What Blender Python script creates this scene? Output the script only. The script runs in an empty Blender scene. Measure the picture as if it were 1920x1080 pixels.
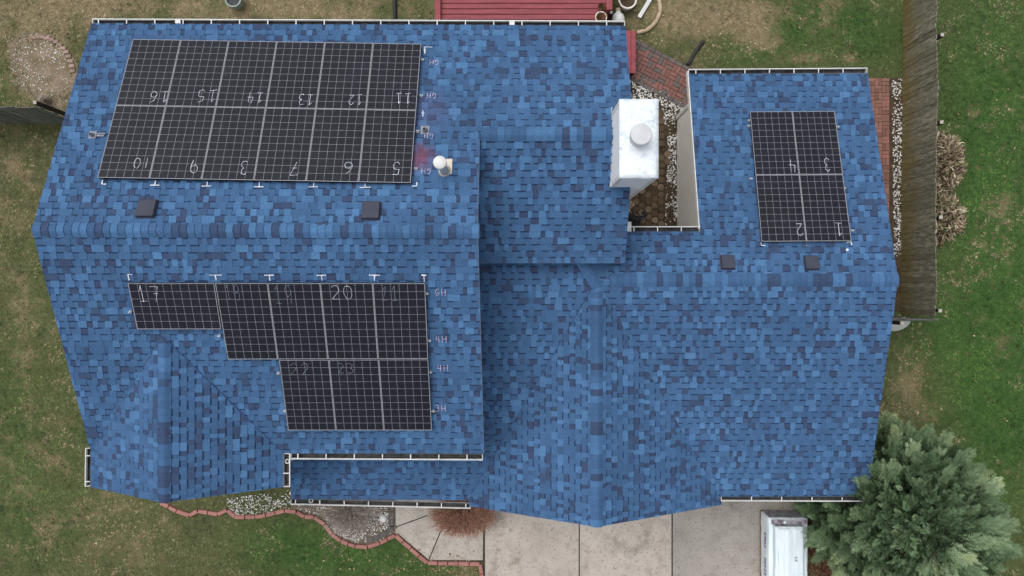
import bpy, math, random
import numpy as np
from mathutils import Vector
sc = bpy.context.scene
R = math.radians
# ------------------------------------------------------------------ camera, world, sun, exposure
H = 19.5           # camera height over the ground (m): a drone looking straight down
F = 1330.0         # focal length in pixels of the 1920 px photograph
cd = bpy.data.cameras.new("camera"); cam = bpy.data.objects.new("camera", cd)
sc.collection.objects.link(cam); sc.camera = cam
cam.location = (0, 0, H); cam.rotation_euler = (0, 0, 0)
cd.sensor_width = 36; cd.lens = 36 * F / 1920; cd.clip_start = 0.1; cd.clip_end = 2000

SUN_EL, SUN_AZ = R(68), R(140)      # azimuth measured counter-clockwise from +X; soft light from the upper left
w = bpy.data.worlds.new("World"); sc.world = w; w.use_nodes = True
nt = w.node_tree; nt.nodes.clear()
sky = nt.nodes.new('ShaderNodeTexSky'); sky.sky_type = 'NISHITA'; sky.sun_disc = False
sky.sun_elevation = SUN_EL; sky.sun_rotation = math.pi/2 - SUN_AZ
sky.air_density = 1.0; sky.dust_density = 6.0; sky.ozone_density = 1.0
hs = nt.nodes.new('ShaderNodeHueSaturation'); hs.inputs['Saturation'].default_value = 0.22
bg = nt.nodes.new('ShaderNodeBackground'); bg.inputs['Strength'].default_value = 0.165
wo = nt.nodes.new('ShaderNodeOutputWorld')
nt.links.new(sky.outputs[0], hs.inputs['Color']); nt.links.new(hs.outputs[0], bg.inputs['Color']); nt.links.new(bg.outputs[0], wo.inputs[0])
sd = bpy.data.lights.new("sun", 'SUN'); sd.energy = 0.6; sd.angle = R(50); sd.color = (1.0, 0.965, 0.92)
sun = bpy.data.objects.new("sun", sd); sc.collection.objects.link(sun)
dsun = Vector((math.cos(SUN_EL)*math.cos(SUN_AZ), math.cos(SUN_EL)*math.sin(SUN_AZ), math.sin(SUN_EL)))
sun.rotation_euler = dsun.to_track_quat('Z', 'Y').to_euler(); sun.location = dsun*60
sc.view_settings.view_transform = 'Standard'; sc.view_settings.look = 'None'
sc.view_settings.exposure = 0.0; sc.view_settings.gamma = 1
C = sc.collection

# ------------------------------------------------------------------ helpers
def G(px, py, z=0.0):                      # photograph pixel -> world point at height z
    d = H - z
    return Vector(((px-960)/F*d, (540-py)/F*d, z))

class MB:                                  # collects polygons of one mesh
    def __init__(s): s.v=[]; s.f=[]; s.m=[]; s.t=[]
    def poly(s, pts, m=0, t=0.5):
        b=len(s.v); s.v += [tuple(p) for p in pts]; s.f.append(tuple(range(b, b+len(pts)))); s.m.append(m); s.t.append(t)
    def mesh(s, V, Fs, m=0, t=0.5):
        b=len(s.v); s.v += [tuple(p) for p in V]
        for f in Fs: s.f.append(tuple(i+b for i in f)); s.m.append(m); s.t.append(t)
    def obox(s, c, ax, ay, az, m=0, t=0.5):      # centre + three half-axis vectors
        c=Vector(c); ax=Vector(ax); ay=Vector(ay); az=Vector(az)
        V=[c+i*ax+j*ay+k*az for k in (-1,1) for j in (-1,1) for i in (-1,1)]
        s.mesh(V, [(0,2,3,1),(4,5,7,6),(0,1,5,4),(2,6,7,3),(0,4,6,2),(1,3,7,5)], m, t)
    def box(s, x0,x1,y0,y1,z0,z1, m=0, t=0.5):
        s.obox(((x0+x1)/2,(y0+y1)/2,(z0+z1)/2), ((x1-x0)/2,0,0),(0,(y1-y0)/2,0),(0,0,(z1-z0)/2), m, t)
    def bbox(s, c, ax, ay, az, b, m=0, t=0.5):   # box with its top edges bevelled by b
        c=Vector(c); ax=Vector(ax); ay=Vector(ay); az=Vector(az)
        kx=1-b/ax.length; ky=1-b/ay.length; kz=1-b/az.length
        V=[]
        for (fx,fy,fz) in ((1,1,-1),(1,1,kz),(kx,ky,1)):
            for (i,j) in ((-1,-1),(1,-1),(1,1),(-1,1)): V.append(c+i*fx*ax+j*fy*ay+fz*az)
        Fs=[(3,2,1,0)]
        for l in (0,4):
            for i in range(4): Fs.append((l+i, l+(i+1)%4, l+4+(i+1)%4, l+4+i))
        Fs.append((8,9,10,11)); s.mesh(V,Fs,m,t)
    def tube(s, pts, rad, n=10, m=0, t=0.5, cap=True):
        pts=[Vector(p) for p in pts]; V=[]; k=len(pts)
        rr = rad if isinstance(rad,(list,tuple)) else [rad]*k
        for i,p in enumerate(pts):
            d=(pts[min(i+1,k-1)]-pts[max(i-1,0)]).normalized()
            u=d.cross(Vector((0,0,1)))
            if u.length<1e-3: u=Vector((1,0,0))
            u.normalize(); v=u.cross(d)
            for j in range(n):
                a=2*math.pi*j/n; V.append(p+rr[i]*(math.cos(a)*u+math.sin(a)*v))
        Fs=[(i*n+j, i*n+(j+1)%n, (i+1)*n+(j+1)%n, (i+1)*n+j) for i in range(k-1) for j in range(n)]
        if cap: Fs += [tuple(range(n))[::-1], tuple(range((k-1)*n,k*n))]
        s.mesh(V,Fs,m,t)
    def lathe(s, c, prof, n=28, axis=(0,0,1), m=0, t=0.5):   # prof: (radius, height) pairs
        c=Vector(c); A=Vector(axis).normalized(); u=A.orthogonal().normalized(); v=A.cross(u); V=[]
        for r,h in prof:
            for j in range(n):
                a=2*math.pi*j/n; V.append(c+A*h+max(r,1e-4)*(math.cos(a)*u+math.sin(a)*v))
        Fs=[(i*n+j, i*n+(j+1)%n, (i+1)*n+(j+1)%n, (i+1)*n+j) for i in range(len(prof)-1) for j in range(n)]
        s.mesh(V,Fs,m,t)
    def build(s, name, mats, parent=None, kind=None, smooth=False, tone=False):
        o = raw(name, s.v, s.f, mats, parent, kind, smooth)
        if len(set(s.m))>1: o.data.polygons.foreach_set('material_index', s.m)
        if tone:
            a=o.data.attributes.new('tone','FLOAT','FACE'); a.data.foreach_set('value', s.t)
        return o
ROOT={}
def raw(name, v, f, mats, parent=None, kind=None, smooth=False):
    off=Vector((0,0,0)); p=parent
    if p is not None:
        while p.parent is not None: p=p.parent
        off=Vector(ROOT.get(p, (0,0,0)))
    me=bpy.data.meshes.new(name)
    vv=np.array(v,dtype=float)-np.array(off)
    me.from_pydata(vv.tolist() if len(vv)<300000 else vv, [], f); me.update()
    for m in (mats if isinstance(mats,(list,tuple)) else [mats]): me.materials.append(m)
    o=bpy.data.objects.new(name,me); C.objects.link(o)
    if parent is not None: o.parent=parent
    if kind: o['kind']=kind
    if smooth: me.polygons.foreach_set('use_smooth',[True]*len(me.polygons))
    return o
def thing(name, label, cat, loc=(0,0,0), group=None):
    o=bpy.data.objects.new(name,None); C.objects.link(o); o.location=loc; o.empty_display_size=0.2
    ROOT[o]=tuple(loc); o['label']=label; o['category']=cat
    if group: o['group']=group
    return o
def tag(o,label,cat,group=None):
    o['label']=label; o['category']=cat
    if group: o['group']=group
    return o
def solo(mb,name,mats,label,cat,group=None,smooth=False,tone=False):      # a thing that is one mesh, origin at its base
    P=np.array(mb.v); c=(P.min(0)+P.max(0))/2; c[2]=P[:,2].min()
    mb.v=[tuple(p) for p in (P-c)]
    o=mb.build(name,mats,None,None,smooth,tone); o.location=tuple(c)
    return tag(o,label,cat,group)

# ------------------------------------------------------------------ materials
def srgb(r,g,b):
    f=lambda c:(c/255/12.92 if c/255<=0.04045 else ((c/255+0.055)/1.055)**2.4)
    return (f(r),f(g),f(b),1)
class NT:
    def __init__(s,name,rough=0.8,spec=0.3):
        s.m=bpy.data.materials.new(name); s.m.use_nodes=True; s.t=s.m.node_tree; s.N=s.t.nodes; s.L=s.t.links
        s.b=s.N['Principled BSDF']; s.b.inputs['Roughness'].default_value=rough; s.b.inputs['Specular IOR Level'].default_value=spec
    def n(s,ty,**k):
        x=s.N.new(ty)
        for a,b in k.items(): setattr(x,a,b)
        return x
    def link(s,a,b): s.L.new(a,b)
    def coord(s):
        if not hasattr(s,'_c'): s._c=s.n('ShaderNodeNewGeometry').outputs['Position']
        return s._c
    def noise(s,scale,detail=3,rough=0.55,vec=None,mapscale=None):
        x=s.n('ShaderNodeTexNoise'); x.inputs['Scale'].default_value=scale; x.inputs['Detail'].default_value=detail; x.inputs['Roughness'].default_value=rough
        v=vec or s.coord()
        if mapscale:
            mp=s.n('ShaderNodeMapping'); mp.inputs['Scale'].default_value=mapscale; s.link(v,mp.inputs[0]); v=mp.outputs[0]
        s.link(v,x.inputs['Vector']); return x.outputs['Fac']
    def ramp(s,fac,stops):
        r=s.n('ShaderNodeValToRGB'); e=r.color_ramp.elements
        while len(e)<len(stops): e.new(0.5)
        for el,(p,c) in zip(e,stops):
            el.position=p; el.color=c if len(c)==4 else (*c,1)
        s.link(fac,r.inputs[0]); return r.outputs[0]
    def rng(s,fac,a,b,c=0,d=1):
        r=s.n('ShaderNodeMapRange'); 
        for i,v in zip((1,2,3,4),(a,b,c,d)): r.inputs[i].default_value=v
        s.link(fac,r.inputs[0]); return r.outputs[0]
    def math(s,op,a,b=0.5):
        x=s.n('ShaderNodeMath',operation=op)
        for i,v in enumerate((a,b)):
            if isinstance(v,(int,float)): x.inputs[i].default_value=v
            else: s.link(v,x.inputs[i])
        return x.outputs[0]
    def mix(s,fac,a,b,mode='MIX'):
        x=s.n('ShaderNodeMix',data_type='RGBA',blend_type=mode)
        for i,v in ((0,fac),(6,a),(7,b)):
            if isinstance(v,(int,float)): x.inputs[i].default_value=v
            elif isinstance(v,tuple): x.inputs[i].default_value=v
            else: s.link(v,x.inputs[i])
        return x.outputs[2]
    def attr(s,name,out='Fac'):
        a=s.n('ShaderNodeAttribute'); a.attribute_name=name; return a.outputs[out]
    def base(s,c):
        if isinstance(c,tuple): s.b.inputs['Base Color'].default_value=c
        else: s.link(c,s.b.inputs['Base Color'])
        return s
    def bump(s,h,st=0.3,dist=0.02):
        b=s.n('ShaderNodeBump'); b.inputs['Strength'].default_value=st; b.inputs['Distance'].default_value=dist
        s.link(h,b.inputs['Height']); s.link(b.outputs[0],s.b.inputs['Normal']); return s
def varied(name,c1,c2,scale=6,rough=0.8,spec=0.3,fine=80,fa=0.25,bump=0.0,metal=0,mapscale=None):
    m=NT(name,rough,spec); a=m.noise(scale,5,0.6,mapscale=mapscale); f=m.noise(fine,2)
    col=m.mix(m.rng(a,0.35,0.65),c1,c2)
    g=m.rng(f,0.3,0.7,1-fa,1+fa); cc=m.n('ShaderNodeCombineXYZ')
    for i in range(3): m.link(g,cc.inputs[i])
    m.base(m.mix(1.0,col,cc.outputs[0],'MULTIPLY')); m.b.inputs['Metallic'].default_value=metal
    if bump: m.bump(f,bump,0.01)
    return m.m

# asphalt shingle: tone attribute picks the granule blend
m=NT('blue_shingle',0.92,0.15)
tone=m.attr('tone')
col=m.ramp(tone,[(0.0,srgb(38,56,86)),(0.10,srgb(38,56,86)),(0.13,srgb(56,68,96)),(0.26,srgb(56,73,102)),(0.42,srgb(60,89,125)),(0.66,srgb(64,96,134)),(0.85,srgb(71,107,147)),(1.0,srgb(78,117,158))])
gr=m.noise(48,3,0.75); big=m.noise(0.8,6,0.7); g2=m.noise(130,2,0.7)
k=m.math('MULTIPLY',m.rng(gr,0.3,0.7,0.74,1.26),m.rng(g2,0.3,0.7,0.78,1.22)); k=m.math('MULTIPLY',k,m.rng(big,0.3,0.7,0.86,1.14))
cc=m.n('ShaderNodeCombineXYZ')
for i in range(3): m.link(k,cc.inputs[i])
col=m.mix(1.0,col,cc.outputs[0],'MULTIPLY')
def dust(col,center,r,c,amt):                # red chalk dust rubbed into the shingles beside the array
    d=m.n('ShaderNodeVectorMath',operation='DISTANCE'); m.link(m.coord(),d.inputs[0]); d.inputs[1].default_value=center
    f=m.math('ADD',d.outputs['Value'],m.rng(m.noise(7,3),0,1,-r*0.5,r*0.5))
    return m.mix(m.rng(f,r*0.25,r,amt,0),col,c)
col=dust(col,(-1.83,2.52,5.66),0.40,srgb(124,70,86),0.7)
col=dust(col,(-1.75,3.5,5.25),0.7,srgb(92,80,112),0.25)
m.base(col); m.bump(gr,0.3,0.004); shingle=m.m

white=varied('white_painted_metal',srgb(212,213,213),srgb(190,192,193),3,0.45,0.4,60,0.04)
gut_in=varied('gutter_debris_shade',srgb(72,72,74),srgb(38,37,36),9,0.8,0.2,60,0.2)  # debris-stained trough grey, darkened to paint in the shadow inside the gutter
fascia=varied('white_fascia',srgb(222,222,220),srgb(205,205,202),4,0.6,0.3,60,0.05)
m=NT('lap_siding',0.6,0.3)
z=m.n('ShaderNodeSeparateXYZ'); m.link(m.coord(),z.inputs[0])
fr=m.math('FRACT',m.math('DIVIDE',z.outputs[2],0.11))
col=m.mix(m.rng(m.noise(2.2,4),0.35,0.65),srgb(248,245,239),srgb(241,237,230))
m.base(m.mix(m.rng(fr,0.0,0.10,0.55,0.0),col,srgb(140,138,134))); m.bump(fr,0.5,0.02); siding=m.m
chim_wall=varied('chimney_white_siding',srgb(247,248,250),srgb(240,242,245),2,0.5,0.4,40,0.03)
m=NT('chimney_metal_cover',0.5,0.4)
a=m.noise(9,5,0.7); b=m.noise(2.0,3)
st=m.math('MULTIPLY',m.rng(a,0.47,0.66),m.rng(b,0.40,0.56))
m.base(m.mix(m.math('MULTIPLY',st,0.7),srgb(220,228,233),srgb(148,168,186))); chim_top=m.m
galv=varied('galvanised_cap',srgb(196,199,204),srgb(184,187,193),6,0.5,0.5,90,0.05)
vent_m=varied('dark_vent_metal',srgb(56,60,76),srgb(48,52,68),5,0.6,0.4,80,0.08)
black=varied('black_plastic',srgb(28,29,34),srgb(38,39,45),6,0.55,0.4,80,0.15)
lead=varied('lead_boot',srgb(150,155,165),srgb(110,116,130),14,0.6,0.4,80,0.15)
chalk=varied('chalk',srgb(228,232,238),srgb(170,182,205),22,0.95,0.1,120,0.25)
chalk_dim=varied('chalk_faint',srgb(130,140,158),srgb(84,92,110),14,0.95,0.1,120,0.3)
chalk_pink=varied('chalk_pink',srgb(205,188,208),srgb(160,150,188),20,0.95,0.1,120,0.2)
frame_m=varied('aluminium_frame',srgb(176,179,186),srgb(160,164,172),5,0.4,0.5,60,0.06)
frame_d=varied('dark_panel_back',srgb(24,25,30),srgb(30,31,36),5,0.6,0.3,60,0.06)
# cell glass: dark mono cells over a pale backsheet, by UV (6 x 10)
m=NT('solar_cells',0.16,0.32)
uv=m.n('ShaderNodeUVMap'); uv.uv_map='UVMap'; sx=m.n('ShaderNodeSeparateXYZ'); m.link(uv.outputs[0],sx.inputs[0])
def line(c,half):                        # c is in cell units
    fr=m.math('FRACT',c); d=m.math('MINIMUM',fr,m.math('SUBTRACT',1.0,fr)); return m.math('LESS_THAN',d,half)
ln=m.math('MAXIMUM',line(sx.outputs[0],0.0125),line(sx.outputs[1],0.0125))
cell=m.mix(m.rng(m.noise(0.7,3),0.35,0.65),srgb(14,15,26),srgb(18,19,30))
cell=m.mix(m.rng(m.noise(60,2),0.3,0.7,0,0.25),cell,srgb(40,41,54))
dirt=m.noise(3.0,5,0.7); cell=m.mix(m.rng(dirt,0.5,0.8,0,0.22),cell,srgb(48,50,62))
m.base(m.mix(ln,cell,srgb(156,158,167))); m.link(m.math('ADD',m.math('MULTIPLY',ln,0.3),m.rng(dirt,0.3,0.8,0.14,0.34)),m.b.inputs['Roughness']); cells=m.m

def plank(name,c1,c2,c3,mossz=None):
    m=NT(name,0.9,0.15)
    rnd=m.n('ShaderNodeObjectInfo').outputs['Random']
    a=m.noise(5,5,0.65,mapscale=(3,3,0.7)); b=m.noise(26,4,0.65,mapscale=(2,2,0.15))
    col=m.mix(m.rng(a,0.35,0.65),c1,c2); col=m.mix(m.rng(b,0.42,0.66,0,0.85),col,c3)
    col=m.mix(m.math('MULTIPLY',rnd,0.55),col,c3)
    if mossz:
        s=m.n('ShaderNodeSeparateXYZ'); m.link(m.coord(),s.inputs[0])
        f=m.math('ADD',s.outputs[2],m.rng(m.noise(2.5,4),0.3,0.7,-0.35,0.35))
        col=m.mix(m.rng(f,0.05,mossz,0.75,0),col,srgb(112,98,44))
    m.base(col); m.bump(b,0.4,0.01); return m.m
fence_w=plank('weathered_fence_wood',srgb(168,164,148),srgb(118,114,100),srgb(72,70,60),0.9)
fence_g=plank('grey_fence_wood',srgb(140,142,136),srgb(104,108,104),srgb(72,74,70))
post_w=varied('post_top_wood',srgb(176,172,162),srgb(150,146,138),9,0.9,0.2,60,0.15)
post_d=varied('dark_post_wood',srgb(54,50,46),srgb(40,38,36),9,0.9,0.2,60,0.15)
red_deck=varied('red_deck_paint',srgb(146,80,86),srgb(126,66,72),3.5,0.75,0.25,70,0.10,mapscale=(0.4,3,1))
red_dark=varied('red_deck_paint_worn',srgb(148,78,84),srgb(128,66,72),4,0.75,0.25,70,0.12)
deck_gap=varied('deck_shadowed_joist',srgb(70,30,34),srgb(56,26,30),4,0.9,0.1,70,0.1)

def ground_mat():
    m=NT('lawn_soil',0.95,0.1)
    dry=m.attr('dry'); lush=m.attr('lush')
    n1=m.noise(1.3,5,0.62); n2=m.noise(7,4,0.65); n3=m.noise(38,3,0.7)
    g=m.mix(m.rng(n2,0.35,0.65),srgb(98,102,68),srgb(74,82,52))
    g=m.mix(lush,g,m.mix(m.rng(n2,0.35,0.65),srgb(72,104,52),srgb(48,78,38)))
    t=m.mix(m.rng(n2,0.35,0.65),srgb(150,136,108),srgb(112,102,76))
    f=m.math('ADD',dry,m.rng(n1,0.3,0.7,-0.5,0.5)); f=m.math('ADD',f,m.rng(n2,0.3,0.7,-0.35,0.35))
    c=m.mix(m.rng(f,0.3,0.75),g,t)
    c=m.mix(m.rng(n3,0.42,0.7,0,0.5),c,srgb(52,46,34))
    m.base(c); m.bump(n3,0.8,0.03); return m.m
m_ground=ground_mat()
def blades_mat():
    m=NT('grass_blades',0.85,0.15); m.base(m.attr('col','Color')); return m.m
m_blade=blades_mat()
def concrete(name,c1,c2,c3):
    m=NT(name,0.9,0.2)
    a=m.noise(0.55,5,0.62); b=m.noise(2.6,6,0.7); f=m.noise(55,3,0.7); sp=m.noise(13,2,0.6); pt=m.noise(34,1,0.5)
    col=m.mix(m.rng(a,0.35,0.65),c1,c2); col=m.mix(m.math('MULTIPLY',m.rng(b,0.46,0.66,0,0.85),m.rng(m.noise(0.9,3),0.42,0.62,0.15,1)),col,c3)
    s2=m.noise(1.5,6,0.75); col=m.mix(m.rng(s2,0.55,0.70,0,0.45),col,srgb(104,100,88))
    col=m.mix(m.rng(f,0.35,0.7,0,0.22),col,srgb(92,86,78)); col=m.mix(m.rng(sp,0.62,0.70,0,0.5),col,srgb(80,76,66))
    col=m.mix(m.rng(pt,0.66,0.72,0,0.6),col,srgb(66,60,52))
    m.base(col); m.bump(f,0.2,0.005); return m.m
conc_drive=concrete('driveway_concrete',srgb(190,182,174),srgb(172,164,157),srgb(132,126,114))
conc_grey=concrete('driveway_concrete_grey',srgb(166,160,154),srgb(148,143,138),srgb(116,112,105))
conc_walk=concrete('walk_concrete',srgb(186,180,172),srgb(170,164,156),srgb(136,131,122))
joint=varied('joint_dirt',srgb(56,52,48),srgb(70,66,60),8,0.95,0.1,60,0.2)
def tonal(name,stops,rough=0.9,fine=45,fa=0.2,big=2.0,dirt=None):
    m=NT(name,rough,0.15); col=m.ramp(m.attr('tone'),stops); f=m.noise(fine,3,0.7)
    k=m.rng(f,0.3,0.7,1-fa,1+fa); cc=m.n('ShaderNodeCombineXYZ')
    for i in range(3): m.link(k,cc.inputs[i])
    col=m.mix(1.0,col,cc.outputs[0],'MULTIPLY')
    if dirt: col=m.mix(m.rng(m.noise(big,5,0.65),0.42,0.7,0,0.75),col,dirt)
    m.base(col); m.bump(f,0.3,0.006); return m.m
brick_path=tonal('path_brick',[(0,srgb(90,86,84)),(0.4,srgb(108,100,96)),(0.55,srgb(114,84,79)),(1,srgb(132,94,88))])
brick_strip=tonal('side_brick',[(0,srgb(116,82,74)),(1,srgb(150,108,98))],dirt=srgb(104,84,70))
edge_brick=varied('edging_brick',srgb(168,122,114),srgb(146,102,96),3,0.85,0.2,60,0.12)
hexm=tonal('hex_paver',[(0,srgb(84,70,58)),(0.5,srgb(108,92,78)),(1,srgb(134,118,102))],big=3.5,dirt=srgb(74,64,46))
stone_m=tonal('white_stone',[(0,srgb(140,134,126)),(0.4,srgb(196,194,190)),(1,srgb(236,236,236))],0.8,20,0.08)
soil=varied('dark_soil',srgb(82,70,56),srgb(58,50,40),5,0.95,0.1,50,0.35,0.6)
mulch=varied('grey_mulch',srgb(116,106,94),srgb(90,82,72),4,0.95,0.1,45,0.35,0.6)
redmulch=varied('red_mulch',srgb(92,52,44),srgb(62,40,34),7,0.95,0.1,45,0.4,0.6)
leafm=tonal('fallen_leaf',[(0,srgb(104,76,52)),(0.5,srgb(146,118,92)),(1,srgb(188,168,142))])
def foliage(name,stops,rough=0.75):
    m=NT(name,rough,0.2); m.base(m.ramp(m.attr('tone'),stops)); return m.m
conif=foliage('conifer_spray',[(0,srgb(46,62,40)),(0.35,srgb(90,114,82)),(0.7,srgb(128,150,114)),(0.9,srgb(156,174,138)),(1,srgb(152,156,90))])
bark=varied('bark',srgb(62,60,46),srgb(44,44,32),12,0.95,0.1,60,0.3)
rust=foliage('barberry_twig',[(0,srgb(112,84,70)),(0.5,srgb(158,116,98)),(0.8,srgb(184,140,120)),(1,srgb(150,134,120))])
twigm=foliage('bare_twig',[(0,srgb(110,100,94)),(0.5,srgb(158,148,140)),(1,srgb(196,186,178))])
strawm=foliage('straw_leaf',[(0,srgb(74,63,50)),(0.4,srgb(130,114,92)),(0.9,srgb(198,186,160)),(0.93,srgb(84,110,60)),(1,srgb(60,88,46))])
deadm=foliage('dead_plant',[(0,srgb(62,42,28)),(0.5,srgb(110,76,46)),(1,srgb(144,104,64))])
pot_w=varied('pale_pot',srgb(226,220,214),srgb(200,190,182),5,0.6,0.3,60,0.06)
tanm=varied('tan_edging',srgb(190,170,146),srgb(164,146,124),9,0.85,0.2,40,0.12)
resin=varied('white_resin',srgb(222,224,222),srgb(204,208,208),3,0.5,0.4,60,0.04)
wrap_m=NT('white_wrap',0.42,0.4)
wn=wrap_m.noise(3,4,0.6,mapscale=(4,0.5,1)); wrap_m.base(wrap_m.mix(wrap_m.rng(wn,0.35,0.65),srgb(222,232,238),srgb(206,220,228))); wrap_m.bump(wn,0.35,0.05); wrap=wrap_m.m
card=varied('grey_end_wrap',srgb(176,176,186),srgb(98,92,100),7,0.8,0.2,30,0.15)
ink=varied('purple_print',srgb(86,66,110),srgb(112,76,116),12,0.8,0.2,60,0.1)
pallet_w=varied('pallet_wood',srgb(142,122,92),srgb(116,98,72),8,0.9,0.2,50,0.2)
bucket_g=varied('green_rim',srgb(140,158,154),srgb(120,136,132),6,0.5,0.4,60,0.08)
redplastic=varied('red_plastic',srgb(132,56,48),srgb(108,46,40),6,0.6,0.3,60,0.1)

# ------------------------------------------------------------------ roof planes
class Plane:                               # z = z0 + gx (X-x0) + gy (Y-y0); origin on the eave line
    def __init__(s,x0,y0,z0,gx,gy,seed):
        s.o=Vector((x0,y0,z0)); s.gx,s.gy=gx,gy; g=math.hypot(gx,gy); s.g=g
        hx,hy=gx/g,gy/g; k=math.sqrt(1+g*g); s.k=k
        s.T=Vector((hx,hy,g))/k; s.S=Vector((hy,-hx,0)); s.N=Vector((-gx,-gy,1))/k; s.hx,s.hy=hx,hy; s.seed=seed; s._c={}
    def z(s,x,y): return s.o.z+s.gx*(x-s.o.x)+s.gy*(y-s.o.y)
    def hit(s,px,py,off=0.0):
        u=(px-960)/F; v=(540-py)/F
        a=s.o.z-s.gx*s.o.x-s.gy*s.o.y+off*s.k
        d=(H-a)/(1+s.gx*u+s.gy*v); return Vector((u*d,v*d,H-d))
    def st(s,x,y):
        dx,dy=x-s.o.x,y-s.o.y; return (dx*s.hy-dy*s.hx, (dx*s.hx+dy*s.hy)*s.k)
    def w(s,a,b,h=0.0): return s.o+a*s.S+b*s.T+h*s.N
    E=0.143
    def course(s,k):
        if k in s._c: return s._c[k]
        r=random.Random(s.seed*1000+k); x=-17.0-r.random()*0.3; out=[]; tooth=r.random()<0.5; rowt=r.uniform(-.05,.05)
        while x<17:
            wd=r.choice((0.085,0.10,0.12,0.14,0.17,0.24)) if tooth else r.choice((0.08,0.10,0.12,0.14,0.18))
            q=r.random()
            if tooth: t=0.86 if q<0.27 else (0.68 if q<0.50 else (0.54 if q<0.90 else 0.26))
            else: t=0.5 if q<0.55 else (0.38 if q<0.76 else (0.19 if q<0.92 else 0.66))
            t+=r.uniform(-0.06,0.06)+rowt; t=max(.135,t); out.append((x,x+wd,tooth,t,r.random()<0.88)); x+=wd; tooth=not tooth
        s._c[k]=out; return out
def clip(poly,a,b,c):                      # keep a*s+b*t<=c
    out=[]; n=len(poly)
    for i in range(n):
        p,q=poly[i],poly[(i+1)%n]; dp=a*p[0]+b*p[1]-c; dq=a*q[0]+b*q[1]-c
        if dp<=0: out.append(p)
        if (dp<0 and dq>0) or (dp>0 and dq<0):
            k=dp/(dp-dq); out.append((p[0]+k*(q[0]-p[0]),p[1]+k*(q[1]-p[1])))
    return out
def conv_clip(sub,poly):
    for i in range(len(poly)):
        p,q=poly[i],poly[(i+1)%len(poly)]
        a,b=q[1]-p[1],-(q[0]-p[0]); sub=clip(sub,a,b,a*p[0]+b*p[1])
        if len(sub)<3: return []
    return sub
def ccw(poly):
    A=sum(poly[i][0]*poly[(i+1)%len(poly)][1]-poly[(i+1)%len(poly)][0]*poly[i][1] for i in range(len(poly)))
    return poly if A>0 else poly[::-1]
def shingles(mb,P,polyxy):
    """real overlapping courses: base strips, raised teeth with skirts, and a dark granule band at the head of each gap"""
    poly=ccw([P.st(x,y) for x,y in polyxy]); E=P.E
    t0=min(p[1] for p in poly); t1=max(p[1] for p in poly); s0=min(p[0] for p in poly); s1=max(p[0] for p in poly)
    for k in range(math.floor(t0/E)-0, math.ceil(t1/E)):
        a,b=k*E,(k+1)*E
        for (x0,x1,tooth,tn,band) in P.course(k):
            if x1<s0 or x0>s1: continue
            def put(rect,hb,ht,tone,skirt):
                q=conv_clip(rect,poly)
                if not q: return
                hh=lambda t: hb+(ht-hb)*(t-a)/E
                mb.poly([P.w(u,v,hh(v)) for u,v in q],0,tone)
                for i in range(len(q)):
                    (u0,v0),(u1,v1)=q[i],q[(i+1)%len(q)]
                    butt=abs(v0-a)<1e-6 and abs(v1-a)<1e-6
                    side=skirt and abs(u0-u1)<1e-6
                    if butt or side: mb.poly([P.w(u0,v0,-0.002),P.w(u1,v1,-0.002),P.w(u1,v1,hh(v1)),P.w(u0,v0,hh(v0))],0,tone)
            if tooth: put([(x0,a),(x1,a),(x1,b),(x0,b)],0.019,0.005,tn,True)
            else:
                c=b-0.034 if band else b
                put([(x0,a),(x1,a),(x1,c),(x0,c)],0.008,0.001,tn,False)
                if band: put([(x0,c),(x1,c),(x1,b),(x0,b)],0.008,0.001,0.04,False)
def deck(mb,P,polyxy,th=0.15,mat=1):
    pts=ccw([tuple(p) for p in polyxy]); n=len(pts)
    top=[Vector((x,y,P.z(x,y)-0.004)) for x,y in pts]; bot=[p-Vector((0,0,th)) for p in top]
    mb.mesh(top+bot,[tuple(range(n)),tuple(range(n,2*n))[::-1]]+[(i,i+n,(i+1)%n+n,(i+1)%n)[::-1] for i in range(n)],mat)

ZE,ZR=4.45,6.30
PN=Plane(0,5.58,ZE,0,-(ZR-ZE)/4.49,1)                 # upper roof, back slope
PS=Plane(0,-3.55,4.39,0,(ZR-4.39)/4.64,2)             # upper roof, front slope
PM=Plane(0,0.53,ZE,0,0.412,3)                         # middle wing, front slope
PGl=Plane(-8.95,0,4.42,0.505,0,4); PGr=Plane(-4.87,0,4.42,-0.505,0,5)   # front left gable
LS=Plane(0,-5.05,2.59,0,0.261,6)                      # lower roof, front slope
LN=Plane(0,5.18,2.60,0,-0.270,7)                      # lower roof, back slope
BGl=Plane(-1.05,0,2.60,0.464,0,8); BGr=Plane(4.95,0,2.60,-0.437,0,9)    # big front gable
house=thing('house','split-level house with blue shingle roofs and white siding','house',(0,0,0))
def hxy(P,pts): return [tuple(P.hit(*p)[:2]) for p in pts]

def wing(name,items):
    mb=MB()
    for P,poly in items: deck(mb,P,poly); shingles(mb,P,poly)
    return mb.build(name,[shingle,fascia],house,tone=True)
LX=-8.93
nl=PN.hit(170,44)[1]; nm=PN.hit(897,47.5)[1]; nr=PN.hit(1172,49)[1]      # the back eave runs a little askew
EX=PN.hit(1173,49)[0]
up_roof=wing('main_roof',[
  (PN,[(LX,1.09),(-0.64,1.09),(-0.64,nm),(LX,nl)]),
  (PS,[(LX,1.09),(-6.91,1.09),(-6.91,-0.93),(-8.95,-3.50)]),
  (PS,[(-6.91,1.09),(-0.64,1.09),(-0.60,-3.515),(-4.87,-3.515),(-6.91,-0.93)])])
mid_roof=wing('middle_roof',[
  (PN,[(-0.64,3.05),(EX,3.05),(EX,nr),(-0.64,nm)]),
  (PM,[(-0.96,3.05),(EX,3.05),(EX-0.01,0.53),(-0.96,0.53)])])
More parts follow.
